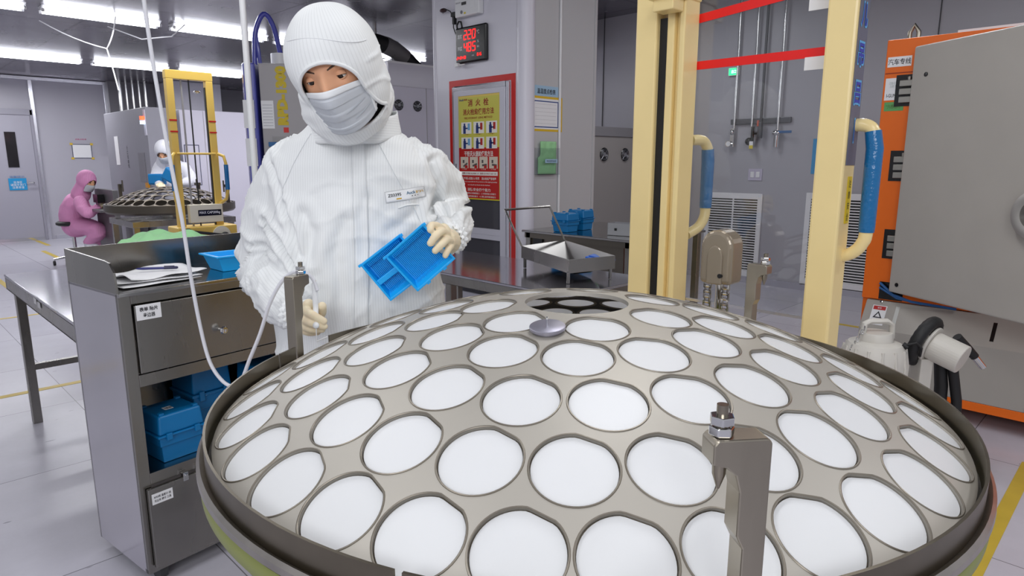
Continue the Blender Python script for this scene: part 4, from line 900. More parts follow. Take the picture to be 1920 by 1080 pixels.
for i in range(9):
    p_ = Vector((-.06 - .0085 * i, -.02, .63 - .016 * i)); q_ = [p_ + Vector((.0055 * math.cos(t_) * (1 if i % 2 else .3), .0055 * math.cos(t_) * (.3 if i % 2 else 1), .0105 * math.sin(t_))) for t_ in np.linspace(0, 2*PI, 10, endpoint=False)]
    chn.tube(q_, .0018, 6, closed=True)
chn.build('chain', CHROME, vc, smooth=True)
MB().cyl((.10, -.06, .56), (.085, -.05, .57), .012, 12).tube([(.09, -.06, .57), (.12, -.08, .585), (.15, -.07, .56), (.16, -.05, .52)], .005, 8).build('cord', BLACK, vc, smooth=True)
hm = thing('hose_holder', 'white drum holder with flange wrapped by thick black hose', 'holder', (2.92 + .15, .80 - .15, 0), -45)
ax = Vector((.55, -.72, -.28)).normalized(); o_ = Vector((.02, -.01, .555))
MB().cyl(o_ - ax * .01, o_, .078, 36).build('flange', VW, hm, bevel=.002); MB().cyl(o_, o_ + ax * .12, .060, 36).build('drum', VW, hm, bevel=.005, seg=3)
MB().box((-.03, -.03, 0), (.02, .04, .50)).build('upright', VW, hm, bevel=.004)
MB().cyl(o_ - ax * .05, o_ - ax * .01, .03, 20).build('boss', VW, hm)
e1 = ax.cross(Vector((0, 0, 1))).normalized(); e2 = ax.cross(e1).normalized()
pts = [o_ - ax * .035 + (e1 * math.cos(t_) - e2 * math.sin(t_)) * .088 + Vector((0, 0, -.0)) for t_ in np.linspace(-2.6, 3.2, 40)]
pts += [pts[-1] + Vector((.03, -.02, -.07)), pts[-1] + Vector((.05, -.02, -.2)), pts[-1] + Vector((.06, -.02, -.42))]
hs = MB(); rr_ = [.024 + .0015 * (i % 2) for i in range(len(pts))]; hs.tube(pts, rr_, 14); hs.build('hose', BLACK, hm, smooth=True)
p0 = o_ + e1 * -.0 + Vector((.11, .02, .03)); MB().tube([p0, p0 + Vector((.05, .0, -.05)), p0 + Vector((.085, 0, -.085))], [.019, .019, .017], 12).build('hose_end', BLACK, hm, smooth=True); MB().tube([p0 + Vector((.08, 0, -.08)), p0 + Vector((.125, 0, -.13))], [.014, .014], 14).build('nozzle', CHROME, hm, smooth=True)
MB().tube([o_ + Vector((.08, .02, -.03)), o_ + Vector((.12, .03, -.12)), o_ + Vector((.15, .03, -.25)), o_ + Vector((.16, .0, -.535))], .02, 12).build('hose', BLACK, hm, smooth=True)

# ------------------------------------------------------------------ hoses and poles
hz = thing('suction_hose', 'thin translucent white hose hanging from the ceiling and looping to the hand tool', 'hose', (0, 0, 0))
def lw(x, f_, z): return Vector(((x + f_) * .70711, (f_ - x) * .70711, z))
HP = [(-.83, 1.5, 3.0), (-.80, 1.5, 2.2), (-.787, 1.5, 1.64), (-.769, 1.5, 1.36), (-.75, 1.5, 1.17), (-.742, 1.5, 1.04), (-.731, 1.5, .922), (-.712, 1.49, .84), (-.685, 1.48, .798), (-.655, 1.47, .783), (-.628, 1.46, .80), (-.600, 1.45, .855), (-.572, 1.45, .915), (-.545, 1.45, .985), (-.515, 1.45, 1.035), (-.485, 1.445, 1.058), (-.455, 1.435, 1.056), (-.438, 1.428, 1.045), (-.428, 1.422, 1.02)]
MB().tube(smooth_path([lw(*p) for p in HP]), .0042, 10).build('hose_tube', mat('hose_white', (214, 214, 220), .35), hz, smooth=True)
pl = lw(-1.345, 3.5, 0); o = MB().cyl(pl, pl + Vector((0, 0, 3.0)), .016, 14).build('white_pole', WHITEP, smooth=True); tag(o, 'straight white vertical pole in front of the blue machine', 'pole')
pl = lw(-1.05, 4.2, 0); o = MB().cyl(pl + Vector((0, 0, 1.9)), pl + Vector((0, 0, 2.75)), .012, 14).build('hanging_rod', WHITEP, smooth=True); 
pl = lw(-1.42, 7.2, 0); o2 = MB().cyl(pl + Vector((0, 0, 2.306)), pl + Vector((0, 0, 2.65)), .02, 14).build('steel_rod', CHROME, smooth=True); tag(o2, 'bright steel rod standing on the far white cabinet up to the ceiling', 'rod')
bpy.data.objects.remove(o)

# ------------------------------------------------------------------ background machines
rm = thing('blue_machine', 'grey and blue coating machine marked in big yellow letters behind the worker', 'machine', lw(-1.34, 5.1, 0), -41)
MB().box((-.44, -.30, 0), (.12, .8, 1.965)).build('machine_body', mat('machine_grey', (164, 160, 162), .4), rm, bevel=.006)
BP = mat('machine_blue', (66, 70, 164), .25, coat=.4)
bp_ = MB(); bp_.prism([(-.44 - .02, -.32, 0), (-.44 - .02, .3, 0), (-.54, .3, 0), (-.56, -.28, 0), (-.53, -.34, 0)], (0, 0, 1.965)); bp_.build('blue_pillar', BP, rm, bevel=.01)
RM = lambda x, z, y=-.3: FY(x, y - .0005, z)
YL = mat('letter_yellow', (202, 176, 26), .5)
text('RPD-1300', .40, .078, YL, rm, RM(-.292, 1.748, -.3) @ Matrix.Rotation(PI/2, 4, 'Z'), 'big_lettering', .075)
sticker(RM(-.395, 1.62), .085, .19, PAPER, rm, 'paper_label'); m_ = MB()
for i in range(8): plate(RM(-.395, 1.545 + i * .02, -.3015), .068, .003, .0003, m_)
m_.build('printed_lines', mat('faint_ink2', (170, 170, 178), .6), rm)
sticker(RM(-.275, 1.515), .035, .035, mat('sign_red', (206, 46, 42), .5), rm, 'red_label')
m_ = MB()
for i in range(4): m_.box((-.40, -.32, 1.40 - i * .055), (-.34, -.30, 1.432 - i * .055))
m_.build('blue_keys', mat('key_blue', (38, 96, 150), .4), rm, bevel=.003); sticker(RM(-.33, 1.38), .09, .18, GREYC, rm, 'key_plate')
sticker(RM(-.22, 1.40), .14, .12, mat('frame_navy', (60, 66, 92), .5), rm, 'frame', .002); sticker(RM(-.22, 1.40, -.3025), .125, .105, PAPER, rm, 'framed_sheet')
for (x, z) in ((-.51, 1.62), (-.51, 1.36)): sticker(FY(x, -.345, z), .075, .19, PAPER, rm, 'paper_label')
MB().tube([(-.51, -.345, 1.12), (-.49, -.36, 1.16), (-.47, -.345, 1.12), (-.47, -.345, 1.02), (-.49, -.36, .98), (-.51, -.345, 1.02)], .012, 8).build('black_handle', BLACK, rm, smooth=True)
MB().cyl((-.36, 0, 1.965), (-.36, 0, 2.07), .07, 24).build('top_canister', WHITEP, rm, smooth=True)
ht = MB(); ht.tube(smooth_path([(-.52, -.1, 1.965), (-.50, -.1, 2.2), (-.44, -.08, 2.33), (-.39, -.04, 2.26), (-.36, 0, 2.07)]), .018, 10).tube(smooth_path([(-.48, -.1, 1.965), (-.49, -.1, 2.1), (-.50, -.1, 2.2)]), .014, 8)
ht.tube(smooth_path([(-.22, 0, 1.965), (-.2, 0, 2.02), (-.15, 0, 2.04), (-.12, 0, 1.965)]), .018, 10).tube(smooth_path([(-.06, 0, 1.965), (-.04, 0, 2.03), (.02, 0, 2.03), (.04, 0, 1.965)]), .016, 8)
ht.build('blue_hoses', BP, rm, smooth=True)
wc = thing('fan_cabinet', 'tall white two-tier cabinet with fans and black duct, left of the column', 'cabinet', (4.06, 5.84, 0))
MB().box((0, 0, 2.06), (1.0, 1.0, 2.30)).build('upper_box', mat('cabinet_lilac_white', (206, 204, 214), .4), wc, bevel=.006); MB().box((-.02, -.02, 0), (1.1, 1.0, 2.06)).build('lower_box', LILAC, wc, bevel=.006)
MB().box((.01, -.005, 2.285), (1.0, 1.0, 2.305)).build('top_rim', WHITEP, wc)
MB().box((.46, -.025, 0), (.464, -.018, 2.06)).build('panel_gap', GREYC, wc)
for x in (-.02 + .12, .34, .62): fan(FY(x if x > .1 else .10, -.02, 1.87), .052, wc)
dk = MB(); dk.tube(smooth_path([(-.35, .1, 2.1), (-.25, .15, 2.42), (-.02, .2, 2.50), (.25, .2, 2.44), (.5, .2, 2.28)]), .085, 16); dk.build('black_duct', BLACK, wc, smooth=True)
MB().tube([(.10, .2, 2.49), (.22, .2, 2.455), (.36, .2, 2.38)], .088, 16).build('duct_sleeve', mat('sleeve_grey', (110, 108, 110), .4), wc, smooth=True)
MB().box((.15, .2, 2.30), (.45, .5, 2.36)).cyl((.1, .1, 2.3), (.1, .1, 2.34), .03, 12).build('top_parts', ALU, wc, smooth=True)
o = thing('white_cabinet', 'plain white cabinet behind the yellow background lift truck', 'cabinet', (3.0, 8.75, 0)); MB().box((0, 0, 0), (1.3, .9, 1.92)).build('cabinet_body', LILAC, o, bevel=.006); MB().box((.28, -.004, 0), (.284, .0, 1.91)).build('panel_gap', GREYC, o); MB().box((.3, .3, 1.92), (.75, .5, 1.94)).build('cabinet_tray', ALU, o); MB().box((.02, -.004, 1.0), (.2, -.001, 1.5)).build('side_frame', mat('frame_navy', (60, 66, 92), .5), o); MB().box((.03, -.006, 1.01), (.19, -.003, 1.49)).build('framed_sheet', LILAC, o)
ge = thing('grey_equipment', 'grey equipment cabinet with signal lamp behind the white-suited background worker', 'equipment', (2.62, 8.75, 0))
MB().box((0, 0, 0), (.27, 1.75, 1.93)).build('equipment_body', mat('blue_grey_cabinet', (142, 141, 150), .4), ge, bevel=.006)
MB().box((-.01, -.0, 1.6), (.0, .06, 1.9)).build('lamp_plate', LILAC, ge); MB().cyl((-.03, .03, 1.78), (-.03, .03, 1.82), .028, 14).build('red_lamp', mat('lamp_red', (255, 90, 50), .4, emit=2.5), ge, smooth=True); MB().cyl((-.03, .03, 1.73), (-.03, .03, 1.77), .028, 14).build('white_lamp', mat('lamp_white', (200, 230, 255), .4, emit=3), ge, smooth=True)
MB().box((-.006, .18, 1.05), (0, .42, 1.4)).build('grey_panel', mat('panel_dark_grey', (126, 124, 130), .4), ge); MB().box((-.006, 1.2, 1.25), (0, 1.36, 1.62)).build('tall_notice', PAPER, ge); text('设备运行中', .28, .05, TXTK, ge, FX(-.002, .85, 1.35) @ Matrix.Rotation(PI/2, 4, 'Z')); MB().box((-.02, .1, .98), (0, .2, 1.04)).build('emergency_stop', mat('estop', (220, 150, 30), .4), ge)
pm = MATS['pipe_steel']
for i, (x, r) in enumerate(((3.50, .035), (3.60, .02), (3.70, .02), (3.80, .02), (3.90, .03))):
    o = MB().cyl((x, 12.9, 1.6), (x, 12.9, 2.65), r, 12).build('duct_pipe', pm, smooth=True); tag(o, ['leftmost thick', 'second thin', 'third thin', 'fourth thin', 'rightmost thick'][i] + ' steel pipe rising to the ceiling behind the grey equipment', 'pipe', 'steel pipes behind the grey equipment')
o = MB().box((3.45, 12.86, 1.6), (3.95, 12.9, 1.64)).build('pipe_bracket', mat('rail_dark', (88, 88, 92), .4, .6)); tag(o, 'dark bracket rail across the far steel pipes', 'bracket')
struct(MB().box((4.15, 12.4, 0), (5.0, 13.2, 2.65)).build('wall_pillar_back', WALLM, bevel=.01)); struct(MB().box((5.9, 11.6, 0), (6.3, 12.0, 2.65)).build('wall_pillar_far', WALLM, bevel=.01))

# second dome on its stand, far left
FD = thing('domed_carrier', 'distant empty domed carrier on a stand in front of the pink-suited worker', 'wafer carrier', (2.41, 7.49, 1.04))
fsl = ring_slots(.7)
bsh = dome_shell(fsl, .0505, .089, .562, 20, .006, .05).build('dome_shell', mat('far_dome_steel', (120, 112, 102), .4, .7), FD, smooth=True); md = bsh.modifiers.new('solid', 'SOLIDIFY'); md.thickness = .006; md.offset = -1
bs_ = thing('dome_stand', 'distant dark round stand with posts under the far dome', 'stand', (2.41, 7.49, 0))
MB().lathe([(.60, .78), (.62, .80), (.62, .87), (.60, .87), (.60, .80), (.50, .78), (.60, .78)], 72).build('ring', mat('dark_ring', (84, 78, 70), .4, .7), bs_, smooth=True)
MB().box((-.5, -.4, .66), (.5, .4, .72)).build('table_slab', STEEL, bs_, bevel=.004)
for sx_ in (-.46, .46):
    for sy_ in (-.36, .36): MB().box((sx_-.025, sy_-.025, 0), (sx_+.025, sy_+.025, .66)).build('leg', STEEL, bs_)
MB().cyl((0, 0, .72), (0, 0, .80), .1, 20).build('hub', STEEL, bs_)
sp = MB()
for i in range(4):
    a = i * PI / 2 + .3; sp.tube([(.58*math.cos(a), .58*math.sin(a), .80), (.05*math.cos(a), .05*math.sin(a), .77)], .02, 6)
sp.build('spokes', STEEL, bs_)
for a in (-.75, .75, 2.2):
    MB().box((.59*math.cos(a)-.015, .59*math.sin(a)-.015, .87), (.59*math.cos(a)+.015, .59*math.sin(a)+.015, 1.06)).box((.56*math.cos(a)-.015, .56*math.sin(a)-.012, 1.03), (.60*math.cos(a)+.01, .60*math.sin(a)+.012, 1.06)).cyl((.555*math.cos(a), .555*math.sin(a), .98), (.555*math.cos(a), .555*math.sin(a), 1.1), .008, 8).build('alignment_post', mat('dark_ring', (84, 78, 70), .4, .7), bs_)
o = MB().box((-.12, -.09, 0), (.12, .09, .34)).build('storage_bin', mat('dark_blue_bin', (10, 72, 120), .4), bevel=.01); o.location = (2.05, 6.95, .01); tag(o, 'dark blue bin on the floor under the far dome stand', 'bin')
# distant lift truck
ft = thing('lift_truck', 'distant yellow lift truck with blue grips and load sign in front of far dome', 'lift truck', (2.10, 5.85, 0))
wq = .155
for s_ in (-1, 1):
    p_ = MB().box((s_*wq - .028, -.03, .03), (s_*wq + .028, .03, 1.95)).build('mast_post', YELD, ft, bevel=.004)
    MB().box((s_*wq - s_*.03 - .004, -.01, .1), (s_*wq - s_*.03 + .004, .02, 1.9)).build('chain_slot', BLACK, p_)
    for zz in (1.62, 1.53): MB().box((s_*wq - .03, -.032, zz), (s_*wq + .03, -.03, zz + .012)).build('red_tape', RED, p_)
    MB().tube([(s_*(wq + .02), -.04, 1.36), (s_*(wq + .05), -.08, 1.34), (s_*(wq + .06), -.09, 1.28), (s_*(wq + .06), -.09, 1.05), (s_*(wq + .05), -.07, .98), (s_*(wq + .01), -.03, .94)], .013, 10).build('handle', YELD, ft, smooth=True)
    MB().cyl((s_*(wq + .06), -.09, 1.06), (s_*(wq + .06), -.09, 1.27), .018, 10).build('grip_wrap', BLUEW, ft, smooth=True)
MB().box((-wq - .03, -.03, 1.95), (wq + .03, .03, 2.02)).build('cross_bar', YELD, ft, bevel=.004); MB().cyl((-wq, -.04, 1.36), (wq, -.04, 1.36), .009, 10).build('cross_rod', YELD, ft, smooth=True)
MB().cyl((-.06, 0, .3), (-.06, 0, 1.95), .008, 8).build('chain_run', GREYC, ft); MB().cyl((.0, 0, .3), (.0, 0, 1.95), .006, 8).build('cable_run', BLACK, ft); MB().lathe([(.012, 0), (.02, .008), (.028, 0), (.02, -.008), (.012, 0)], 16, (.06, 0, 1.86)).build('pulley', CHROME, ft, smooth=True)
MB().box((-.10, -.06, .79), (.17, .0, .94)).build('sign_plate', mat('sign_cream', (226, 220, 196), .5), ft, bevel=.003); sticker(FY(.06, -.061, .87), .19, .05, BLKG, ft, 'black_plate'); text('MAX CAP200kg', .17, .028, WHITEP, ft, FY(.06, -.0625, .87), 'lettering', .02)
MB().box((-.22, -.09, .40), (.27, .15, .76)).build('battery_box', YELD, ft, bevel=.01)
MB().lathe([(0, 0), (.075, 0), (.075, .012), (0, .014)], 28).build('valve_disc', mat('sign_cream', (226, 220, 196), .5), ft, smooth=True).matrix_local = FY(.13, -.09, .68)
MB().tube([(-.15, -.11, .73), (.18, -.12, .67), (.25, -.12, .665)], .012, 8).ell((-.15, -.12, .73), (.03, .015, .025)).ell((.15, -.12, .675), (.035, .02, .03)).build('lever', BLACK, ft, smooth=True)
for (x, y) in ((-.22, -.0), (.22, -.0), (-.22, .6), (.22, .6)): MB().cyl((x, y - .0, .05), (x + .03, y, .05), .05, 14).build('wheel', BLACK, ft, smooth=True)
MB().box((-.27, .0, .02), (-.21, .7, .09)).box((.21, .0, .02), (.27, .7, .09)).box((-.27, -.04, .09), (.27, .04, .4)).build('base_leg', YELD, ft)
# desk by the pink-suited worker
dk = thing('side_desk', 'dark steel desk with raised side panel where the pink-suited worker sits', 'desk', (2.5, 9.35, 0))
MB().box((-.28, -.45, 0), (-.22, .35, .96)).build('side_panel', mat('desk_dark', (112, 110, 112), .4, .5), dk, bevel=.004); MB().box((-.42, -.40, .70), (.09, .35, .73)).build('desk_top', mat('desk_dark', (112, 110, 112), .4, .5), dk, bevel=.004); MB().box((.03, -.4, 0), (.08, .35, .70)).build('side_leg', mat('desk_dark', (112, 110, 112), .4, .5), dk)
MB().box((-.36, -.1, .80), (-.29, .1, .90)).build('meter_box', BLKG, dk)
sheet('paper_stack', Matrix.Translation((2.42, 9.1, .735)), .3, .2, .01, 9, 'white papers on the dark desk beside the pink-suited worker', 'paper')
sl = thing('work_stool', 'round black stool on chrome star base under the pink-suited worker', 'stool', (1.97, 9.86, 0))
MB().lathe([(0, .50), (.15, .50), (.175, .515), (.175, .54), (.15, .555), (0, .56)], 32).build('seat', BLACK, sl, smooth=True); MB().cyl((0, 0, .10), (0, 0, .50), .022, 14).build('stem', CHROME, sl, smooth=True)
for i in range(5):
    a = 2*PI*i/5 + .3; MB().tube([(0, 0, .12), (.24*math.cos(a), .24*math.sin(a), .075)], [.018, .013], 8).build('base_arm', CHROME, sl, smooth=True); MB().cyl((.24*math.cos(a) - .012, .24*math.sin(a), .03), (.24*math.cos(a) + .012, .24*math.sin(a), .03), .03, 12).build('caster', BLACK, sl, smooth=True)
# beige trolley post at the left edge
bt_ = thing('beige_trolley', 'beige trolley with red knob cut by the left edge of the photo', 'trolley', (.74, 8.5, 0)); MB().box((-.35, -.2, .08), (-.03, .2, .80)).build('trolley_body', mat('beige_paint', (176, 170, 150), .4), bt_, bevel=.01); MB().box((-.05, -.22, .03), (.02, .22, .72)).build('side_post', mat('beige_dark', (140, 134, 118), .4), bt_, bevel=.006); MB().ell((-.04, -.15, .84), (.03, .03, .045)).build('red_knob', RED, bt_, smooth=True); MB().cyl((-.1, -.2, .04), (-.05, -.2, .04), .04, 14).cyl((-.1, .2, .04), (-.05, .2, .04), .04, 14).build('wheel', BLACK, bt_, smooth=True)

# ------------------------------------------------------------------ people
CP, SP = math.cos(rad(10.9)), math.sin(rad(10.9))
def at(px_, py_, F):
    """point at forward distance F from the viewpoint, in (right, forward, up) metres, up measured from the floor"""
    a, b_ = (px_ - 960) / 1236, -(py_ - 540) / 1236
    d = Vector((a, CP + b_ * SP, -SP + b_ * CP)) * (F / (CP + b_ * SP)); return Vector((d.x, d.y, d.z + 1.30))
def remesh(mb, voxel, smooth=6, name='suit'):
    me = mb.mesh('tmp'); o = bpy.data.objects.new('tmp', me); C.objects.link(o)
    md = o.modifiers.new('r', 'REMESH'); md.mode = 'VOXEL'; md.voxel_size = voxel; md.use_smooth_shade = True
    md = o.modifiers.new('s', 'SMOOTH'); md.factor = .5; md.iterations = smooth
    dg = bpy.context.evaluated_depsgraph_get(); m2 = bpy.data.meshes.new_from_object(o.evaluated_get(dg)); bpy.data.objects.remove(o); m2.name = name; return m2
def limb(mb, pts, rs, n=20, sub=6, sx=1):
    P = smooth_path(pts, sub); R = []
    for i in range(len(rs) - 1):
        for k in range(sub): t = k / sub; t = t * t * (3 - 2 * t); R.append(rs[i] * (1 - t) + rs[i+1] * t)
    R.append(rs[-1]); mb.tube(P, R, n, sx=sx); mb.ell(P[0], (R[0],) * 3, 14, 8); mb.ell(P[-1], (R[-1],) * 3, 14, 8); return mb
def torso(mb, secs, n=36):
    """stack of superellipse sections (cx, cy, z, half width, half depth)"""
    vs = []; fs = []
    S_ = []
    for i in range(len(secs) - 1):
        for k in range(5):
            t = k / 5; S_.append([a * (1 - t) + b_ * t for a, b_ in zip(secs[i], secs[i+1])])
    S_.append(list(secs[-1]))
    for (cx, cy, z, a, b_) in S_:
        for k in range(n):
            q = 2 * PI * k / n; c_, s_ = math.cos(q), math.sin(q); e = .85
            vs.append((cx + a * abs(c_) ** e * (1 if c_ > 0 else -1), cy + b_ * abs(s_) ** e * (1 if s_ > 0 else -1), z))
    m = len(S_)
    for i in range(m - 1):
        for k in range(n): fs.append((i*n+k, i*n+(k+1)%n, (i+1)*n+(k+1)%n, (i+1)*n+k))
    fs += [tuple(range(n))[::-1], tuple((m-1)*n+k for k in range(n))]
    return mb.add(vs, fs)
def segdist(p, a, b_):
    ab = b_ - a; t = max(0, min(1, (p - a).dot(ab) / ab.length_squared)); return (p - a - ab * t).length, t
def mesh_obj(me, name, m, parent, smooth=True):
    me.name = name; me.materials.clear(); me.materials.append(m)
    if smooth: me.polygons.foreach_set('use_smooth', [True] * len(me.polygons))
    o = bpy.data.objects.new(name, me); C.objects.link(o); o.parent = parent; return o
def suit_mat(name, rgb, stripe=.91, period=.0062):
    m = mat(name, rgb, .62, 0, .35); nt = m.node_tree; N = nt.nodes.new; Lk = nt.links.new; b = nt.nodes['Principled BSDF']
    at_ = N('ShaderNodeAttribute'); at_.attribute_name = 'stripe'
    mu = N('ShaderNodeMath'); mu.operation = 'MULTIPLY'; mu.inputs[1].default_value = 2 * PI / period; Lk(at_.outputs['Fac'], mu.inputs[0])
    si = N('ShaderNodeMath'); si.operation = 'SINE'; Lk(mu.outputs[0], si.inputs[0])
    mr = N('ShaderNodeMapRange'); mr.inputs[1].default_value = .45; mr.inputs[2].default_value = .95; mr.inputs[3].default_value = 1; mr.inputs[4].default_value = stripe; Lk(si.outputs[0], mr.inputs[0])
    mx = N('ShaderNodeMix'); mx.data_type = 'RGBA'; mx.blend_type = 'MULTIPLY'; mx.inputs[0].default_value = 1; mx.inputs[6].default_value = lin(rgb) + (1,); Lk(mr.outputs[0], mx.inputs[7]); Lk(mx.outputs[2], b.inputs['Base Color'])
    tc = N('ShaderNodeTexCoord'); n1 = N('ShaderNodeTexNoise'); n1.inputs['Scale'].default_value = 16; n1.inputs['Detail'].default_value = 3; Lk(tc.outputs['Object'], n1.inputs[0])
    bp = N('ShaderNodeBump'); bp.inputs['Strength'].default_value = .16; bp.inputs['Distance'].default_value = .02; Lk(n1.outputs[0], bp.inputs['Height']); Lk(bp.outputs[0], b.inputs['Normal'])
    return m
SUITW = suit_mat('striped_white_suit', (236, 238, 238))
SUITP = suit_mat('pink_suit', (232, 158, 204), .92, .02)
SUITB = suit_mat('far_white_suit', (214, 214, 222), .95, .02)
def set_stripe(me, fn):
    at_ = me.attributes.new('stripe', 'FLOAT', 'POINT'); at_.data.foreach_set('value', [fn(v.co) for v in me.vertices])
def ridge(x, k=3): return (1 - min(1, abs(x) * 2.2)) ** k

# ---- the main worker -------------------------------------------------
X0, F0 = -.41, 1.72
wk = thing('person', 'person in white striped cleanroom suit, hood and mask holding blue trays over the dome', 'person', lw(X0, F0, 0), -45)
O_ = Vector((X0, F0, 0))
def L_(v): return Vector(v) - O_
SR, ER, WR = L_((-.578, 1.745, 1.305)), L_(at(510, 500, 1.80)), L_(at(556, 590, 1.50))
SL_, EL, WL = L_((-.245, 1.745, 1.305)), L_(at(828, 392, 1.94)), L_(at(846, 446, 1.62))
# body (skin) hidden in the suit except face and neck
Hc = at(632, 131, 1.50)
HR = (Matrix.Rotation(rad(-12), 3, 'Y') @ Matrix.Rotation(rad(-7), 3, 'Z') @ Matrix.Rotation(rad(26), 3, 'X'))
HM = Matrix.Translation(L_(Hc)) @ HR.to_4x4()
def gauss(a, s_): return math.exp(-(a / s_) ** 2)
def head_pt(th, ph):
    # th from top, ph around: ph=-90deg is the face
    x, y, z = math.sin(th) * math.cos(ph), math.sin(th) * math.sin(ph), math.cos(th)
    p = Vector((.075 * x, .098 * y, .120 * z))
    if z < 0: p.x *= 1 - .26 * (-z) ** 1.6; p.y *= 1 - .10 * (-z) ** 2 if y < 0 else 1 - .25 * (-z)
    if y < 0:
        fx, fz = p.x, p.z
        p.y += .007 * (gauss(fx - .031, .017) + gauss(fx + .031, .017)) * gauss(fz - .012, .014)
        p.y -= .0045 * (gauss(fx - .030, .02) + gauss(fx + .030, .02)) * gauss(fz - .033, .008)
        nz = max(0, min(1, (.022 - fz) / .05)); p.y -= (.006 + .02 * nz) * gauss(fx, .0095 + .006 * nz) * (1 if fz > -.035 else gauss(fz + .035, .008)) * (1 if fz < .022 else gauss(fz - .022, .012))
        p.y -= .003 * (gauss(fx - .042, .02) + gauss(fx + .042, .02)) * gauss(fz + .02, .018)
        p.y -= .006 * gauss(fx, .02) * gauss(fz + .072, .012)
        p.y -= .007 * gauss(fx, .02) * gauss(fz + .105, .014)
    return p
body = MB(); body.M = HM
nu, nv = 96, 72; vs = [head_pt(PI * i / nv, 2 * PI * k / nu) for i in range(nv + 1) for k in range(nu)]
body.add(vs, [(i*nu+k, (i+1)*nu+k, (i+1)*nu+(k+1)%nu, i*nu+(k+1)%nu) for i in range(nv) for k in range(nu)])
for s_ in (-1, 1): body.ell((s_ * .074, .008, -.005), (.010, .017, .030), 12, 8)
body.M = Matrix()
limb(body, [L_(Hc) + Vector((0, .03, -.03)), L_((-.385, 1.585, 1.42)), L_((-.41, 1.70, 1.34))], [.056, .050, .045])
torso(body, [(0, 0, .80, .13, .10), (0, .0, 1.0, .14, .10), (0, .0, 1.2, .14, .09), (0, 0, 1.28, .12, .08), (0, 0, 1.33, .06, .05)])
limb(body, [SR + Vector((.05, 0, -.03)), ER, WR], [.032, .028, .022]); limb(body, [SL_ + Vector((-.05, 0, -.03)), EL, WL], [.032, .028, .022])
for s_ in (-1, 1): limb(body, [(s_*.08, 0, .85), (s_*.10, 0, .48), (s_*.11, .02, .10)], [.075, .055, .04])
bm_ = remesh(body, .0032, 3, 'body'); mesh_obj(bm_, 'body', SKIN, wk)
# eyes, lids and brows
EW = mat('eye_white', (226, 218, 210), .2); EI = mat('eye_iris', (38, 24, 18), .15)
def on_eye(ec, r, az, el): return HM @ (ec + Vector((math.sin(az) * math.cos(el), -math.cos(az) * math.cos(el), math.sin(el))) * r)
for s_ in (-1, 1):
    ec = Vector((s_ * .0315, -.0745, .0115))
    e = MB(); e.M = HM; e.ell(ec, (.0122,) * 3, 20, 14); eb = e.build('eyeball', EW, wk, smooth=True)
    e = MB(); e.grid(lambda u, v: on_eye(ec, .01235 + .0003 * (1 - (2*v-1)**2), 2*PI*u*0 + (u - .5) * .95 - .12, rad(-15) + (v - .5) * .95), 10, 10)
    gi = MB(); cdir = on_eye(ec, .0124, -.12, rad(-15)); M_i = HM @ Matrix.Translation(ec) @ Matrix.Rotation(.04, 4, 'Z') @ Matrix.Rotation(rad(-15), 4, 'X').inverted()
    gi.M = HM @ Matrix.Translation(ec) @ Matrix.Rotation(.04, 4, 'Z') @ Matrix.Rotation(rad(90 + 15), 4, 'X'); gi.lathe([(0, .01255), (.003, .0122 + .0002), (.0058, .0112), (.0062, .0107)], 20); gi.build('iris', EI, eb, smooth=True)
    def lid(u, v, upper):
        az = (u - .5) * rad(150); k_ = math.cos(az * 1.2) if abs(az * 1.2) < PI/2 else 0
        edge = rad(-13) + (rad(20) if upper else rad(-16)) * max(0, k_) ** .7 + rad(4) * (u - .5) * s_
        el = edge + (rad(78) - edge) * v if upper else edge + (rad(-78) - edge) * v
        return on_eye(ec, .0136 - .0007 * (v < .01), az, el)
    for up_ in (True, False):
        l_ = MB(); l_.grid(lambda u, v: lid(u, v, up_), 24, 10); l_.build('upper_eyelid' if up_ else 'lower_eyelid', SKIN, wk, smooth=True, solid=.0008)
    l_ = MB(); l_.tube([lid(i / 20, 0, True) for i in range(1, 20)], .0007, 6); l_.build('lash_line', EI, wk, smooth=True)
bodyT = BVHTree.FromPolygons([v.co.copy() for v in bm_.vertices], [tuple(p.vertices) for p in bm_.polygons])
def ontoface(x, z, off=0, tree=None, y0=-.4):
    o_ = HM @ Vector((x, y0, z)); d = (HM.to_3x3() @ Vector((0, 1, 0))).normalized(); h = (tree or bodyT).ray_cast(o_, d)
    return (h[0] - d * off) if h[0] else HM @ Vector((x, -.08, z))
BROW = mat('brow_hair', (92, 68, 54), .7, noise_amt=.5, noise_scale=300)
for s_ in (-1, 1):
    b_ = MB(); P = []
    for i in range(12):
        t = i / 11; x = s_ * (.014 + .038 * t); z = .030 + .008 * math.sin(t * 2.3) - .004 * t
        P.append(ontoface(x, z, .0003))
    b_.tube(P, [.0008 + .0013 * math.sin(PI * (.15 + .8 * i / 11)) for i in range(12)], 8); b_.build('eyebrow', BROW, wk, smooth=True)
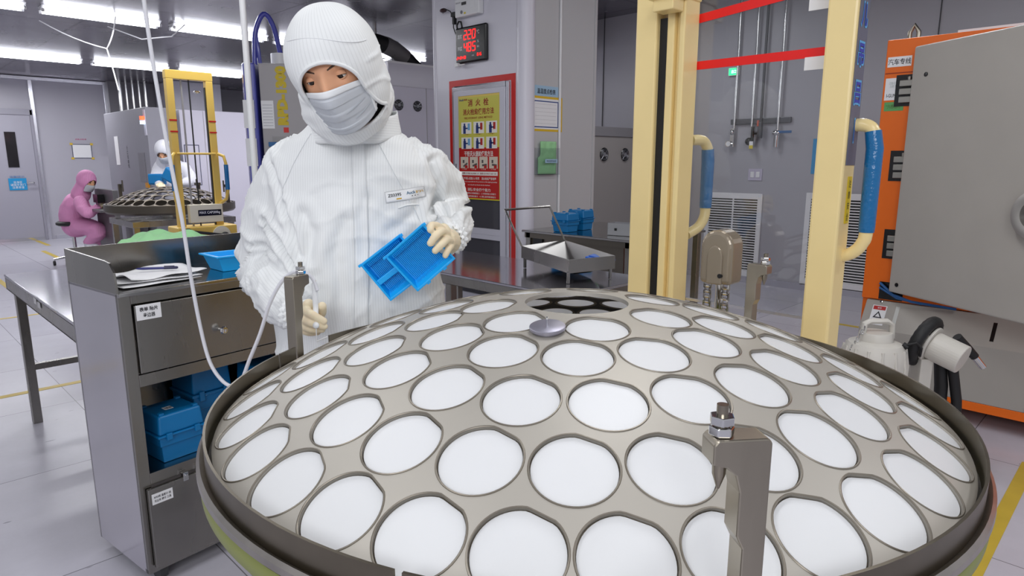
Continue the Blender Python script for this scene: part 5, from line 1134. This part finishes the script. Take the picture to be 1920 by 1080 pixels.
# coverall
su = MB()
torso(su, [(0, .01, .70, .20, .13), (0, .01, .82, .215, .14), (0, .0, .95, .222, .145), (0, .0, 1.08, .215, .142), (0, 0, 1.2, .207, .135), (0, .0, 1.29, .20, .125), (0, 0, 1.345, .165, .105), (0, -.005, 1.375, .115, .09), (.0, -.02, 1.40, .085, .078)])
limb(su, [SR + Vector((.03, 0, -.03)), SR * .55 + ER * .45 + Vector((-.012, .01, 0)), ER + Vector((.0, .0, 0)), ER * .45 + WR * .55 + Vector((0, 0, -.012)), WR], [.088, .083, .082, .068, .034])
limb(su, [SL_ + Vector((-.03, 0, -.03)), SL_ * .5 + EL * .5 + Vector((.02, 0, .0)), EL, EL * .5 + WL * .5 + Vector((.012, 0, .0)), WL], [.084, .070, .062, .056, .036])
for s_ in (-1, 1): limb(su, [(s_*.10, .01, .80), (s_*.115, .0, .48), (s_*.12, .02, .12)], [.118, .09, .07])
sm = remesh(su, .0065, 7, 'coverall')
sm.update(); co = np.empty(len(sm.vertices) * 3); sm.vertices.foreach_get('co', co); co = co.reshape(-1, 3); no = np.empty_like(co); sm.vertices.foreach_get('normal', no.ravel()) if False else None
segL = [('t', Vector((0, 0, .8)), Vector((0, 0, 1.3)), .19), ('r', SR, ER, .085), ('r2', ER, WR, .06), ('l', SL_, EL, .08), ('l2', EL, WL, .055)]
def region(p):
    best = None
    for (nm, a, b_, r) in segL:
        d_, t = segdist(p, a, b_); q = d_ / r
        if best is None or q < best[0]: best = (q, nm, t, a, b_)
    return best
new = []; stv = []
def CR(pts, dep, wid, F=1.62): return ([Vector((A0.x, 0, A0.z)) for A0 in (L_(at(x, y, F)) for x, y in pts)], dep, wid)
CREASES = [CR([(478, 415), (515, 440), (545, 470), (568, 505)], .017, .007), CR([(538, 385), (556, 430), (570, 480)], .012, .007), CR([(460, 462), (500, 458), (540, 472)], .011, .006, 1.7),
           CR([(492, 300), (520, 350), (536, 400)], .008, .008), CR([(800, 300), (812, 350), (802, 405)], .010, .007), CR([(808, 422), (836, 402), (866, 392)], .014, .006, 1.75), CR([(835, 395), (858, 408)], .009, .005, 1.75),
           CR([(640, 640), (648, 540), (636, 470), (655, 410)], .006, .012), CR([(585, 480), (592, 430), (575, 400)], .008, .012), CR([(690, 470), (680, 410), (692, 370)], .005, .012), CR([(735, 430), (775, 400), (790, 365)], .005, .010)]
for v in sm.vertices:
    p = v.co.copy(); q, nm, t, a, b_ = region(p); d_ = 0
    if nm == 't':
        low = max(0, min(1, (1.22 - p.z) / .25))
        d_ += .0075 * ridge(noise.noise(Vector((p.x * 9 + p.z * 3.0, p.y * 6, p.z * 2.2))), 4) * low
        d_ += .006 * ridge(noise.noise(Vector((p.x * 5 - p.z * 7.5 + 4, p.y * 5, p.z * 4))), 5) * low
        d_ += .004 * ridge(noise.noise(Vector((p.x * 6 + 9, p.y * 5, p.z * 11))), 5)
        d_ += .010 * gauss(p.z - .93, .05) * (.5 + noise.noise(Vector((p.x * 7, p.y * 7, 1))))
        stv.append(p.x if abs(p.x) < 9 else 0)
    else:
        ax_ = (b_ - a).normalized(); sgn = 1
        n_ = ax_.cross(Vector((0, 1, 0))).normalized(); s0 = (p - a).dot(ax_)
        rr_ = (p - a - ax_ * s0); an = math.atan2(rr_.dot(n_), rr_.dot(ax_.cross(n_)))
        near_elbow = gauss(((1 - t) if nm in ('r', 'l') else t), .38)
        d_ += .013 * ridge(noise.noise(Vector((s0 * 10 + .9 * math.sin(an), 1.2 * math.cos(an), 2 * math.sin(an) + 3 * len(nm)))), 3) * (.3 + near_elbow) - .004 * near_elbow
        d_ += .006 * ridge(noise.noise(Vector((s0 * 7, an * 1.3, 7))), 4)
        if nm in ('r2', 'l2') and t > .55:   # gathered cuff
            d_ += .0035 * math.sin(an * 16) * (t - .55) * 2; d_ += .003 * math.sin(s0 * 120) * max(0, t - .8) * 2
        stv.append((p - a).dot(n_))
    d_ += .0025 * noise.noise(p * 14)
    if v.normal.y < .3:
        for (cr_, dep, wid) in CREASES:
            m_d = min(segdist(Vector((p.x, 0, p.z)), cr_[i_], cr_[i_ + 1])[0] for i_ in range(len(cr_) - 1))
            if m_d < .06: d_ += -dep * gauss(m_d, wid) + dep * .7 * gauss(m_d - wid * 2.3, wid * 1.3)
    new.append(p + v.normal * d_)
for v, p in zip(sm.vertices, new): v.co = p
a_ = sm.attributes.new('stripe', 'FLOAT', 'POINT'); a_.data.foreach_set('value', stv)
cov = mesh_obj(sm, 'coverall', SUITW, wk)
suitT = BVHTree.FromPolygons([v.co.copy() for v in sm.vertices], [tuple(p.vertices) for p in sm.polygons])
def drape(x, z, off=.0015):
    h = suitT.ray_cast(Vector((x, -.6, z)), Vector((0, 1, 0))); return h[0] - Vector((0, off, 0)) if h[0] else Vector((x, -.14, z))
pk = MB(); pk.grid(lambda u, v: drape(.012 + .032 * u + .02 * math.sin(v * 2.4), .74 + .625 * v, .003), 6, 90)
pk = pk.build('zip_placket', SUITW, cov, smooth=True, solid=.002); set_stripe(pk.data, lambda c_: c_.x)
for xx in (.012, .044):
    m_ = MB(); m_.tube([drape(xx + .02 * math.sin(v * 2.4), .74 + .625 * v, .0042) for v in np.linspace(0, 1, 70)], .0009, 5); m_.build('placket_seam', mat('seam_grey', (224, 226, 228), .7), cov, smooth=True)
# raglan seams
for s_ in (-1, 1):
    m_ = MB(); P = [drape(s_ * (.075 + .115 * t), 1.365 - .225 * t ** 1.1, .001) for t in np.linspace(0, 1, 26)]; m_.tube(P, .0009, 5); m_.build('raglan_seam', MATS['seam_grey'], cov, smooth=True)
# name badge on the chest
BX, BZ, BR = .150, 1.220, rad(8)
def bpt(u, v, off): a = (u - .5) * .088; b_ = (v - .5) * .026; return drape(BX + a * math.cos(BR) - b_ * math.sin(BR), BZ + a * math.sin(BR) + b_ * math.cos(BR), off)
bd = MB(); bd.grid(lambda u, v: bpt(u, v, .0028), 16, 6); bd = bd.build('name_badge', mat('badge_white', (240, 241, 242), .4), cov, smooth=True, solid=.0006)
m_ = MB(); m_.tube([bpt(u, v, .0033) for u, v in [(t, 0) for t in np.linspace(0, 1, 12)] + [(1, t) for t in (.3, .6)] + [(t, 1) for t in np.linspace(1, 0, 12)] + [(0, t) for t in (.6, .3)]], .0004, 4, closed=True); m_.build('badge_edge', mat('edge_grey', (176, 178, 182), .6), bd)
def badge_text(b_, u, v, w_, h_, m, bold=.01):
    o = text(b_, w_, h_, m, cov, Matrix.Identity(4), 'badge_lettering', bold)
    if not o: return
    for vv in o.data.vertices: vv.co = bpt(u + vv.co.x / .088, v + vv.co.y / .026, .0036)
badge_text('Z03395', .24, .60, .030, .0075, TXTK, .02); badge_text('Auck', .66, .62, .020, .0075, mat('logo_teal', (40, 96, 130), .5), .02); badge_text('sun', .865, .60, .015, .006, mat('logo_gold', (214, 170, 50), .5), .02); badge_text('- - -', .75, .30, .014, .002, TXTK, .0); badge_text('▬▬', .34, .22, .012, .003, mat('logo_gold', (214, 170, 50), .5), 0)
# breast pocket
m_ = MB(); m_.tube([drape(.135 + .045 * t, 1.188 + .006 * t + .004 * math.sin(PI * t), .002) for t in np.linspace(0, 1, 12)], .0022, 6); m_.build('pocket_edge', SUITW, cov, smooth=True)
# collar
cn_ = Vector((.015, -.028, 1.388)); cl_ = MB()
def colf(u, v):
    a = 2 * PI * u; r1 = .112 - .008 * v; tilt_ = -.018 * math.sin(a); z = cn_.z - .022 + .052 * v + tilt_ * -1
    return (cn_.x + r1 * 1.02 * math.cos(a), cn_.y + .01 + r1 * .98 * math.sin(a), z - .012 * (math.sin(a) < 0) * -math.sin(a) + .002 * math.sin(a * 9 + v * 5))
cl_.grid(colf, 60, 8); cl_ = cl_.build('collar', SUITW, cov, smooth=True, solid=.003); set_stripe(cl_.data, lambda c_: c_.z)
m_ = MB(); m_.M = Matrix.Translation(Vector((.045, -.147, 1.376))) @ Matrix.Rotation(rad(80), 4, 'X'); m_.lathe([(.006, 0), (.006, .002), (0, .003)], 16); m_.build('snap', SUITW, cov, smooth=True)
fl = MB(); fl.prism([(.0, -.140, 1.354), (.07, -.132, 1.360), (.074, -.132, 1.396), (.005, -.140, 1.388), (-.012, -.140, 1.368)], (0, -.003, 0)); fl = fl.build('collar_tab', SUITW, cov, bevel=.002)
# hood
hr = MB(); hr.M = HM; hr.ell((0, .012, .016), (.100, .122, .120), 40, 28); hr.ell((.006, .02, -.035), (.090, .103, .108), 32, 20); hr.M = Matrix()
limb(hr, [L_(Hc) + Vector((.0, .05, -.06)), Vector((.012, -.01, 1.45)), Vector((.014, -.02, 1.39)), Vector((.01, -.01, 1.35))], [.098, .100, .086, .082])
hm_ = remesh(hr, .004, 8, 'hood')
HMi = HM.inverted()
def open_c(z): return .003 + .017 * max(0, min(1, (-.045 - z) / .05))
def open_w(z):      # half width of the face opening at height z (face frame)
    if z > -.012: q = 1 - ((z + .012) / .062) ** 2; return .064 * math.sqrt(max(0, q))
    return max(0, .064 - .14 * max(0, -.05 - z)) * (1 if z > -.095 else max(0, 1 - ((-.095 - z) / .026) ** 2) ** .5)
bmh = bmesh.new(); bmh.from_mesh(hm_)
for v in bmh.verts:   # soft folds
    q = HMi @ v.co; v.co += v.normal * (.004 * ridge(noise.noise(Vector((q.x * 10, q.y * 8, q.z * 16 + q.x * 8))), 4) * (q.z < .02) + .003 * noise.noise(q * 13))
kill = []
for f in bmh.faces:
    q = HMi @ f.calc_center_median()
    if q.y < -.01 and abs(q.x - open_c(q.z)) < open_w(q.z): kill.append(f)
bmesh.ops.delete(bmh, geom=kill, context='FACES')
bmh.to_mesh(hm_); 
bmh.free(); set_stripe(hm_, lambda c_: (lambda q: .115 * math.atan2(q.x, max(.03, .02 - q.y + .05)))(HMi @ c_))
hd_ = mesh_obj(hm_, 'hood', SUITW, wk); md = hd_.modifiers.new('solid', 'SOLIDIFY'); md.thickness = .0025; md.offset = 0
hfull = remesh(hr, .004, 8, 'tmp'); hoodT = BVHTree.FromPolygons([v.co.copy() for v in hfull.vertices], [tuple(p.vertices) for p in hfull.polygons])
hem = []
zs = [.058 * math.sin(a) - .012 for a in np.linspace(PI/2, 0, 16)] + list(np.linspace(-.02, -.095, 14)) + [-.095 - .026 * math.sin(a) for a in np.linspace(.2, PI/2, 8)]
side = []
for k_, z in enumerate(zs):
    if k_ < 16: a = PI/2 - PI/2 * k_ / 15; x = .064 * math.cos(a); z = -.012 + .062 * math.sin(a)
    else: x = open_w(z)
    side.append((x, z))
loop_ = [(x + open_c(z), z) for x, z in side] + [(-x + open_c(z), z) for x, z in side[::-1]]
hem = [ontoface(x, z, .0, hoodT) for x, z in loop_]
hem2 = [hem[0]]
for p in hem[1:]:
    if (p - hem2[-1]).length > .003: hem2.append(p)
hm2 = MB().tube(hem2, .0042, 8, closed=True).build('hood_hem', SUITW, hd_, smooth=True); set_stripe(hm2.data, lambda c_: 0)
# crown seam
P = []
for t in np.linspace(-1, 1, 50):
    x = t * .105; z0 = .075 + .02 * math.cos(t * 2.2) - .02 * t
    o_ = HM @ Vector((x, -.4, z0)); d = HM.to_3x3() @ Vector((0, 1, 0)); h = hoodT.ray_cast(o_, d)
    if h[0]: P.append(h[0] - d * .0020)
MB().tube(P, .0010, 6).build('crown_seam', MATS['seam_grey'], hd_, smooth=True)
# mask
def mask_pt(u, v, off=0):
    th_ = (u * 2 - 1) * rad(66); U = u * 2 - 1
    k_ = 1 - .20 * v ** 2; x = math.sin(th_) * (.079 + off) * (1 - .10 * v); y = -math.cos(th_) * (.101 + off) * k_
    z = (-.004 - .012 * abs(U) ** 2) * (1 - v) + (-.112 + .022 * abs(U) ** 2) * v
    y -= .021 * gauss(U, .34) * gauss(v - .30, .42) + .006 * gauss(U, .5) * gauss(v - .9, .3)
    y += .0016 * max(-1, min(1, 6 * math.sin(v * 19))) * (.12 < v < .9) * (1 - U * U)
    y -= .003
    return HM @ Vector((x, y, z))
mk = MB(); mk.grid(lambda u, v: mask_pt(u, v), 60, 50); mk = mk.build('face_mask', MASKM, wk, smooth=True, solid=.0012)
m_ = MB(); m_.grid(lambda u, v: mask_pt(u, v * .13, .0014), 60, 4); m_.build('mask_top_band', MASKW, mk, smooth=True, solid=.001)
for U in (0, 1):
    m_ = MB(); m_.grid(lambda u, v: mask_pt(U + (u * .045) * (1 if U == 0 else -1), v, .0016), 3, 30); m_.build('mask_side_band', MASKW, mk, smooth=True, solid=.001)
    s_ = 1 if U else -1
    a, b_ = mask_pt(U, .03), mask_pt(U, .92)
    m_ = MB(); m_.tube(smooth_path([a, HM @ Vector((s_ * .078, -.02, .004)), HM @ Vector((s_ * .083, .02, .01)), HM @ Vector((s_ * .083, .025, -.03)), HM @ Vector((s_ * .078, -.01, -.055)), b_]), .0013, 6); m_.build('ear_loop', MASKW, mk, smooth=True)
for (v0, u0, u1) in ((.52, .06, .30), (.50, .62, .88), (.72, .12, .34), (.70, .68, .93)):
    m_ = MB(); m_.tube([mask_pt(u0 + (u1 - u0) * t, v0 + .10 * (t - .5) * (-1 if u0 > .5 else 1), .0012) for t in np.linspace(0, 1, 12)], [.0004 + .0011 * math.sin(PI * t) for t in np.linspace(0, 1, 12)], 6); m_.build('pleat_fold', mat('pleat_grey', (176, 180, 186), .8), mk, smooth=True)
# gloves
def glove(name, palm, fingers, cuffpts):
    mb = MB()
    for (c_, r_, R_) in palm: mb.ell(c_, r_, 20, 14, R_)
    for pts, rs in fingers: limb(mb, pts, rs, 14, 4)
    if cuffpts: limb(mb, cuffpts[0], cuffpts[1], 18, 4)
    me = remesh(mb, .0019, 3, name); return mesh_obj(me, name, GLOVE, wk)
def A(x, y, F): return L_(at(x, y, F))
# hand that grips the trays (viewer's right)
glove('glove', [(A(831, 447, 1.545), (.022, .036, .036), None), (A(826, 440, 1.52), (.016, .02, .02), None)], [
    ([A(832, 432, 1.535), A(820, 424, 1.505), A(809, 423, 1.482), A(807, 431, 1.470)], [.0095, .0092, .0088, .0080]),
    ([A(838, 440, 1.53), A(829, 434, 1.50), A(818, 441, 1.472), A(807, 456, 1.466)], [.0100, .0096, .0092, .0082]),
    ([A(843, 452, 1.53), A(837, 450, 1.50), A(828, 458, 1.474), A(816, 470, 1.468)], [.0098, .0094, .0090, .0080]),
    ([A(845, 462, 1.54), A(843, 464, 1.515), A(839, 470, 1.495), A(835, 479, 1.488)], [.0088, .0084, .0080, .0072]),
    ([A(833, 440, 1.56), A(820, 428, 1.575), A(806, 430, 1.573), A(796, 438, 1.560)], [.0120, .0112, .0100, .0088])],
    ([A(833, 450, 1.55), A(842, 452, 1.60)], [.030, .031]))
# hand that holds the suction pen (viewer's left)
glove('glove', [(A(574, 590, 1.455), (.020, .030, .026), None), (A(578, 572, 1.45), (.012, .020, .014), None)], [
    ([A(576, 572, 1.455), A(575, 583, 1.430), A(588, 592, 1.408), A(607, 602, 1.410)], [.0105, .0102, .0095, .0082]),
    ([A(570, 590, 1.45), A(572, 600, 1.425), A(588, 607, 1.408), A(608, 612, 1.415)], [.0102, .0100, .0094, .0080]),
    ([A(566, 602, 1.45), A(568, 610, 1.43), A(584, 618, 1.416), A(604, 618, 1.424)], [.0098, .0094, .0088, .0076]),
    ([A(563, 610, 1.455), A(566, 618, 1.44), A(580, 624, 1.430), A(596, 623, 1.436)], [.0088, .0084, .0078, .0068]),
    ([A(572, 588, 1.47), A(588, 596, 1.475), A(602, 588, 1.455), A(604, 574, 1.432)], [.0125, .0120, .0110, .0100])],
    ([A(572, 592, 1.46), A(558, 594, 1.50)], [.027, .030]))
# gathered cuffs
for (a, b_, nm) in ((WR, A(566, 593, 1.475), 1), (WL, A(838, 450, 1.585), 2)):
    ax_ = (b_ - a).normalized(); n1 = ax_.orthogonal().normalized(); n2 = ax_.cross(n1); m_ = MB()
    def cf(u, v):
        q = 2 * PI * u; r_ = .036 + .004 * math.sin(v * PI * 3) - .004 * v + .0022 * math.sin(q * 17 + v * 4); return a + ax_ * (v * .034 - .010) + (n1 * math.cos(q) + n2 * math.sin(q)) * r_
    m_.grid(cf, 90, 14); c_ = m_.build('elastic_cuff', SUITW, cov, smooth=True, solid=.002); set_stripe(c_.data, lambda c_: 0)
# boots
for s_ in (-1, 1):
    m_ = MB(); limb(m_, [(s_*.12, .03, .18), (s_*.12, .03, .09), (s_*.125, -.02, .055), (s_*.135, -.13, .042)], [.062, .055, .05, .042]); me = remesh(m_, .008, 3, 'boot')
    for v in me.vertices: v.co.z = max(v.co.z, .012)
    bo_ = mesh_obj(me, 'boot', mat('boot_white', (222, 224, 228), .5), wk)
    m_ = MB(); m_.ell((s_*.13, -.05, .014), (.052, .125, .014), 20, 8).build('sole', GREYC, bo_, smooth=True)

# suction pen in the hand
sp_ = thing('suction_pen', 'white vacuum suction pen with bent steel tip held in the gloved hand', 'suction pen', lw(*at(592, 580, 1.425)), -45)
O2 = at(592, 580, 1.425)
def B(x, y, F): return at(x, y, F) - O2
MB().tube(smooth_path([B(589.5, 531, 1.428), B(590, 540, 1.427), B(591, 560, 1.425), B(592, 578, 1.423), B(592.5, 600, 1.412), B(592.6, 610, 1.400)]), [.0048, .006, .0066, .0066, .0060, .0060][0] if False else .0060, 14).ell(B(592.6, 610, 1.398), (.0072,) * 3, 14, 10).build('pen_body', mat('pen_white', (236, 238, 240), .3), sp_, smooth=True)
MB().cyl(B(589.4, 526, 1.428), B(589.5, 532, 1.428), .0042, 12).build('brass_collar', mat('brass', (206, 166, 96), .3, 1), sp_, smooth=True)
MB().tube([B(593, 614, 1.398), B(593.4, 640, 1.40)], .0011, 8).tube([B(593.4, 640, 1.40), B(614, 631.5, 1.40)], .0016, 8).build('bent_tip', WHITEP, sp_, smooth=True)

# blue wafer trays in the other hand
def cassette(name, label, c_, right, up_, bar):
    t = thing(name, label, 'tray', lw(*c_), 0)
    Rw = Matrix.Rotation(rad(-45), 3, 'Z'); r = (Rw @ Vector(right)).normalized(); u_ = Rw @ Vector(up_); u_ = (u_ - r * u_.dot(r)).normalized()
    M = fr((0, 0, 0), r, u_); w2, h2, dp = .055, .052, .022
    m_ = MB(); m_.M = M
    # hollow shell seen into: flange, sloping walls, floor
    def lv(a, b_, z): return [(-a, -b_, z), (a, -b_, z), (a, b_, z), (-a, b_, z)]
    V_ = lv(w2 + .004, h2 + .004, .003) + lv(w2 - .001, h2 - .001, .003) + lv(w2 - .006, h2 - .018, -dp) + lv(w2 - .004, h2 - .016, -dp - .003) + lv(w2 + .001, h2 + .001, -.001) + lv(w2 + .004, h2 + .004, -.001)
    fs = []
    for i in range(5):
        for j in range(4): fs.append((i*4+j, i*4+(j+1)%4, (i+1)*4+(j+1)%4, (i+1)*4+j))
    fs += [(20, 21, 22, 23, )[::-1]]
    fs = fs[:-1] + [(8, 9, 10, 11), (12, 15, 14, 13)] + [(20+j, 20+(j+1)%4, (j+1)%4, j) for j in range(4)]
    m_.add(V_, fs); sh = m_.build('tray_shell', BLUET, t, bevel=.001)
    m_ = MB(); m_.M = M
    for i in range(25):
        x = -w2 + .010 + i * (2 * w2 - .02) / 24; m_.box((x - .0007, -h2 + .012, -dp), (x + .0007, h2 - .012, -dp + .006))
        m_.box((x - .0007, h2 - .014, -dp), (x + .0007, h2 - .003, -.004)); m_.box((x - .0007, -h2 + .003, -dp + .004), (x + .0007, -h2 + .014, -.008))
    m_.build('slot_ribs', BLUET, t)
    m_ = MB(); m_.M = M
    m_.box((-w2 - .009, h2 - .001, -.002), (-w2 - .001, h2 + .005, .006)).box((w2 + .001, h2 - .004, -.002), (w2 + .008, h2 + .003, .005)); m_.build('corner_lug', BLUET, t, bevel=.001)
    if bar:
        m_ = MB(); m_.M = M; m_.box((-w2, -.012, -.010), (w2, .002, .0)); m_.build('middle_bar', BLUET, t, bevel=.002)
    else:
        m_ = MB(); m_.M = M; m_.box((-.03, -h2 - .008, -.004), (-.02, -h2 - .004, .002)).box((.02, -h2 - .008, -.004), (.03, -h2 - .004, .002)); m_.build('hinge_tab', BLUET, t, bevel=.001)
    return t
cassette('wafer_tray', 'front one of the two bright blue ribbed trays held by the worker', at(788, 483, 1.512), (.757, .06, .653), (-.55, -.12, .83), False)
cassette('wafer_tray', 'rear left one of two bright blue ribbed trays, with middle bar, held by the worker', at(741, 502, 1.53), (.79, .10, .60), (-.50, -.10, .86), True)

# ---- simple distant figures --------------------------------------------
def far_person(name, label, X, F, J, m, z_up, hood=True, glovem=GLOVE, facing=(0, -1, 0), boots=True):
    t = thing(name, label, 'person', lw(X, F, 0), -45); o_ = Vector((X, F, 0)); V = {k: (Vector(v) - o_) for k, v in J.items()}
    s_ = MB()
    limb(s_, [V['hip'], V['mid'], V['chest']], [.165, .16, .15]); limb(s_, [V['chest'] + Vector((-.0, 0, .02)), V['neck']], [.13, .07])
    for q in 'RL':
        limb(s_, [V['s' + q], V['e' + q], V['w' + q]], [.075, .062, .042])
        limb(s_, [V['h' + q], V['k' + q], V['a' + q]], [.105, .085, .06])
    me = remesh(s_, .016, 5, 'suit')
    for v in me.vertices: v.co += v.normal * .010 * ridge(noise.noise(v.co * 6 + Vector((X, 0, 0))), 3)
    set_stripe(me, lambda c_: c_.x)
    b0 = MB(); f = Vector(facing).normalized(); rt = f.cross(Vector((0, 0, 1))).normalized(); upv = rt.cross(f)
    R3 = Matrix((rt, -f, upv)).transposed()   # columns: x=rt?, y=into head, z=up
    hc = V['head']; b0.ell(hc, (.075, .095, .115), 24, 18, R3); b0.ell(hc + f * .095 - upv * .015, (.012, .016, .02), 10, 8, R3); limb(b0, [hc - upv * .05, V['neck']], [.055, .055])
    for q in 'RL': limb(b0, [V['s' + q], V['e' + q], V['w' + q]], [.04, .035, .028])
    limb(b0, [V['neck'], V['chest'], V['hip']], [.06, .1, .1]); mb_ = remesh(b0, .009, 2, 'body'); mesh_obj(mb_, 'body', SKIN, t)
    mesh_obj(me, 'coverall', m, t)
    h_ = MB(); h_.ell(hc - f * .012 + upv * .015, (.105, .115, .128), 28, 20, R3); limb(h_, [hc - f * .03 - upv * .06, V['neck'] + Vector((0, 0, -.02))], [.09, .11]); hm = remesh(h_, .009, 4, 'hood')
    bm = bmesh.new(); bm.from_mesh(hm); ki = []
    for fc_ in bm.faces:
        c_ = fc_.calc_center_median() - hc; yy = c_.dot(f)
        if yy > .03 and (c_.dot(rt) / .068) ** 2 + ((c_.dot(upv) + .035) / .085) ** 2 < 1: ki.append(fc_)
    bmesh.ops.delete(bm, geom=ki, context='FACES'); bm.to_mesh(hm); bm.free(); set_stripe(hm, lambda c_: c_.x); ho = mesh_obj(hm, 'hood', m, t); md = ho.modifiers.new('s', 'SOLIDIFY'); md.thickness = .006
    mk = MB(); mk.grid(lambda u, v: hc + rt * math.sin((u - .5) * 2.0) * .082 + f * (math.cos((u - .5) * 2.0) * .102 + .012 * gauss(u - .5, .2) * gauss(v - .3, .4)) * (1 - .2 * v * v) + upv * (-.015 - .095 * v), 16, 12); mk.build('face_mask', MASKM, t, smooth=True, solid=.002)
    for s2 in (-1, 1):
        e = MB(); e.ell(hc + rt * s2 * .031 + f * .083 + upv * .012, (.014, .008, .006), 10, 6, R3); e.build('eye', EI, t, smooth=True)
        e = MB(); e.ell(hc + rt * s2 * .031 + f * .088 + upv * .032, (.018, .006, .004), 10, 6, R3); e.build('eyebrow', BROW, t, smooth=True)
    for q in 'RL':
        g = MB(); d = (V['w' + q] - V['e' + q]).normalized(); sd = d.cross(Vector((0, 0, 1))).normalized(); c_ = V['w' + q] + d * .055; g.ell(c_, (.036, .036, .03), 14, 10)
        for k_ in range(4): limb(g, [c_ + sd * (.018 * (k_ - 1.5)), c_ + d * .05 + sd * (.02 * (k_ - 1.5)), c_ + d * (.075 - .006 * abs(k_ - 1.2)) + sd * (.019 * (k_ - 1.5)) - Vector((0, 0, .028))], [.011, .0105, .009], 8, 3)
        limb(g, [c_ - d * .01 + sd * .03 * (1 if q == 'R' else -1), c_ + d * .03 + sd * .045 * (1 if q == 'R' else -1), c_ + d * .05 + sd * .03 * (1 if q == 'R' else -1) - Vector((0, 0, .02))], [.013, .012, .010], 8, 3)
        limb(g, [V['w' + q] - d * .02, c_], [.03, .03], 10, 3); mesh_obj(remesh(g, .004, 2, 'glove'), 'glove', glovem, t)
        bo_ = MB(); fd = Vector(J.get('foot', (0, -1, 0))); limb(bo_, [V['a' + q], V['a' + q] + Vector((0, 0, -.05)), V['a' + q] + fd * .12 + Vector((0, 0, -.055))], [.06, .055, .042], 12, 3); mm = remesh(bo_, .012, 2, 'boot'); 
        for v in mm.vertices: v.co.z = max(v.co.z, .004)
        mesh_obj(mm, 'boot', mat('boot_white', (222, 224, 228), .5) if m is not SUITP else SUITB, t)
    return t
hx, hf_ = at(306, 285, 7.75).x, 7.75
Jw = dict(head=at(309, 285, 7.72), neck=at(312, 303, 7.85), chest=at(325, 322, 7.9), mid=at(330, 352, 7.95), hip=at(332, 372, 7.98),
          sR=at(302, 312, 7.85), eR=at(292, 338, 7.7), wR=at(300, 345, 7.45), sL=at(345, 315, 7.9), eL=at(358, 338, 7.85), wL=at(338, 344, 7.5),
          hR=Vector((-4.02, 7.98, .86)), kR=Vector((-4.02, 7.93, .48)), aR=Vector((-4.02, 7.98, .11)), hL=Vector((-3.84, 7.98, .86)), kL=Vector((-3.83, 7.93, .48)), aL=Vector((-3.82, 7.98, .11)), foot=(0, -1, 0))
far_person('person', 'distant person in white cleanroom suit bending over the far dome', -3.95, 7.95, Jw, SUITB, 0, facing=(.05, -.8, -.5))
ft1 = thing('wafer_case_open', 'blue wafer case beside the distant white-suited person', 'case', lw(*at(295, 336, 7.5)), -45); MB().box((-.08, -.05, -.06), (.08, .05, .06)).build('case_body', BLUEB, ft1, bevel=.01); MB().box((-.07, -.055, -.045), (.07, -.05, .045)).build('case_front', BLUEB, ft1, bevel=.002)
ft2 = thing('wafer_case_open', 'tilted blue tray held in the distant white-suited person\'s hands', 'case', lw(*at(320, 328, 7.45)), -45); m_ = MB(); m_.M = Matrix.Rotation(rad(30), 4, 'Y'); m_.box((-.06, -.06, -.07), (.09, .05, .07)); m_.build('case_body', BLUEB, ft2, bevel=.01); m_ = MB(); m_.M = Matrix.Rotation(rad(30), 4, 'Y'); m_.box((-.05, -.065, -.055), (.08, -.06, .055)); m_.build('case_front', BLUEB, ft2, bevel=.002)
Jp = dict(head=at(163, 340, 8.3), neck=at(151, 362, 8.35), chest=at(143, 385, 8.38), mid=at(139, 402, 8.4), hip=at(142, 421, 8.4),
          sR=at(150, 378, 8.15), eR=at(163, 400, 8.05), wR=at(184, 389, 8.15), sL=at(150, 378, 8.55), eL=at(165, 398, 8.6), wL=at(184, 388, 8.45),
          hR=at(146, 424, 8.3), kR=at(186, 432, 8.2), aR=at(168, 458, 8.25), hL=at(146, 424, 8.5), kL=at(188, 430, 8.55), aL=at(190, 464, 8.5), foot=(.8, -.3, 0))
Jp['aR'].z = .30; Jp['aL'].z = .15
far_person('person', 'person in pink cleanroom suit sitting on a black stool at the far left', Jp['hip'].x, 8.4, Jp, SUITP, 0, facing=(.9, -.25, -.35))
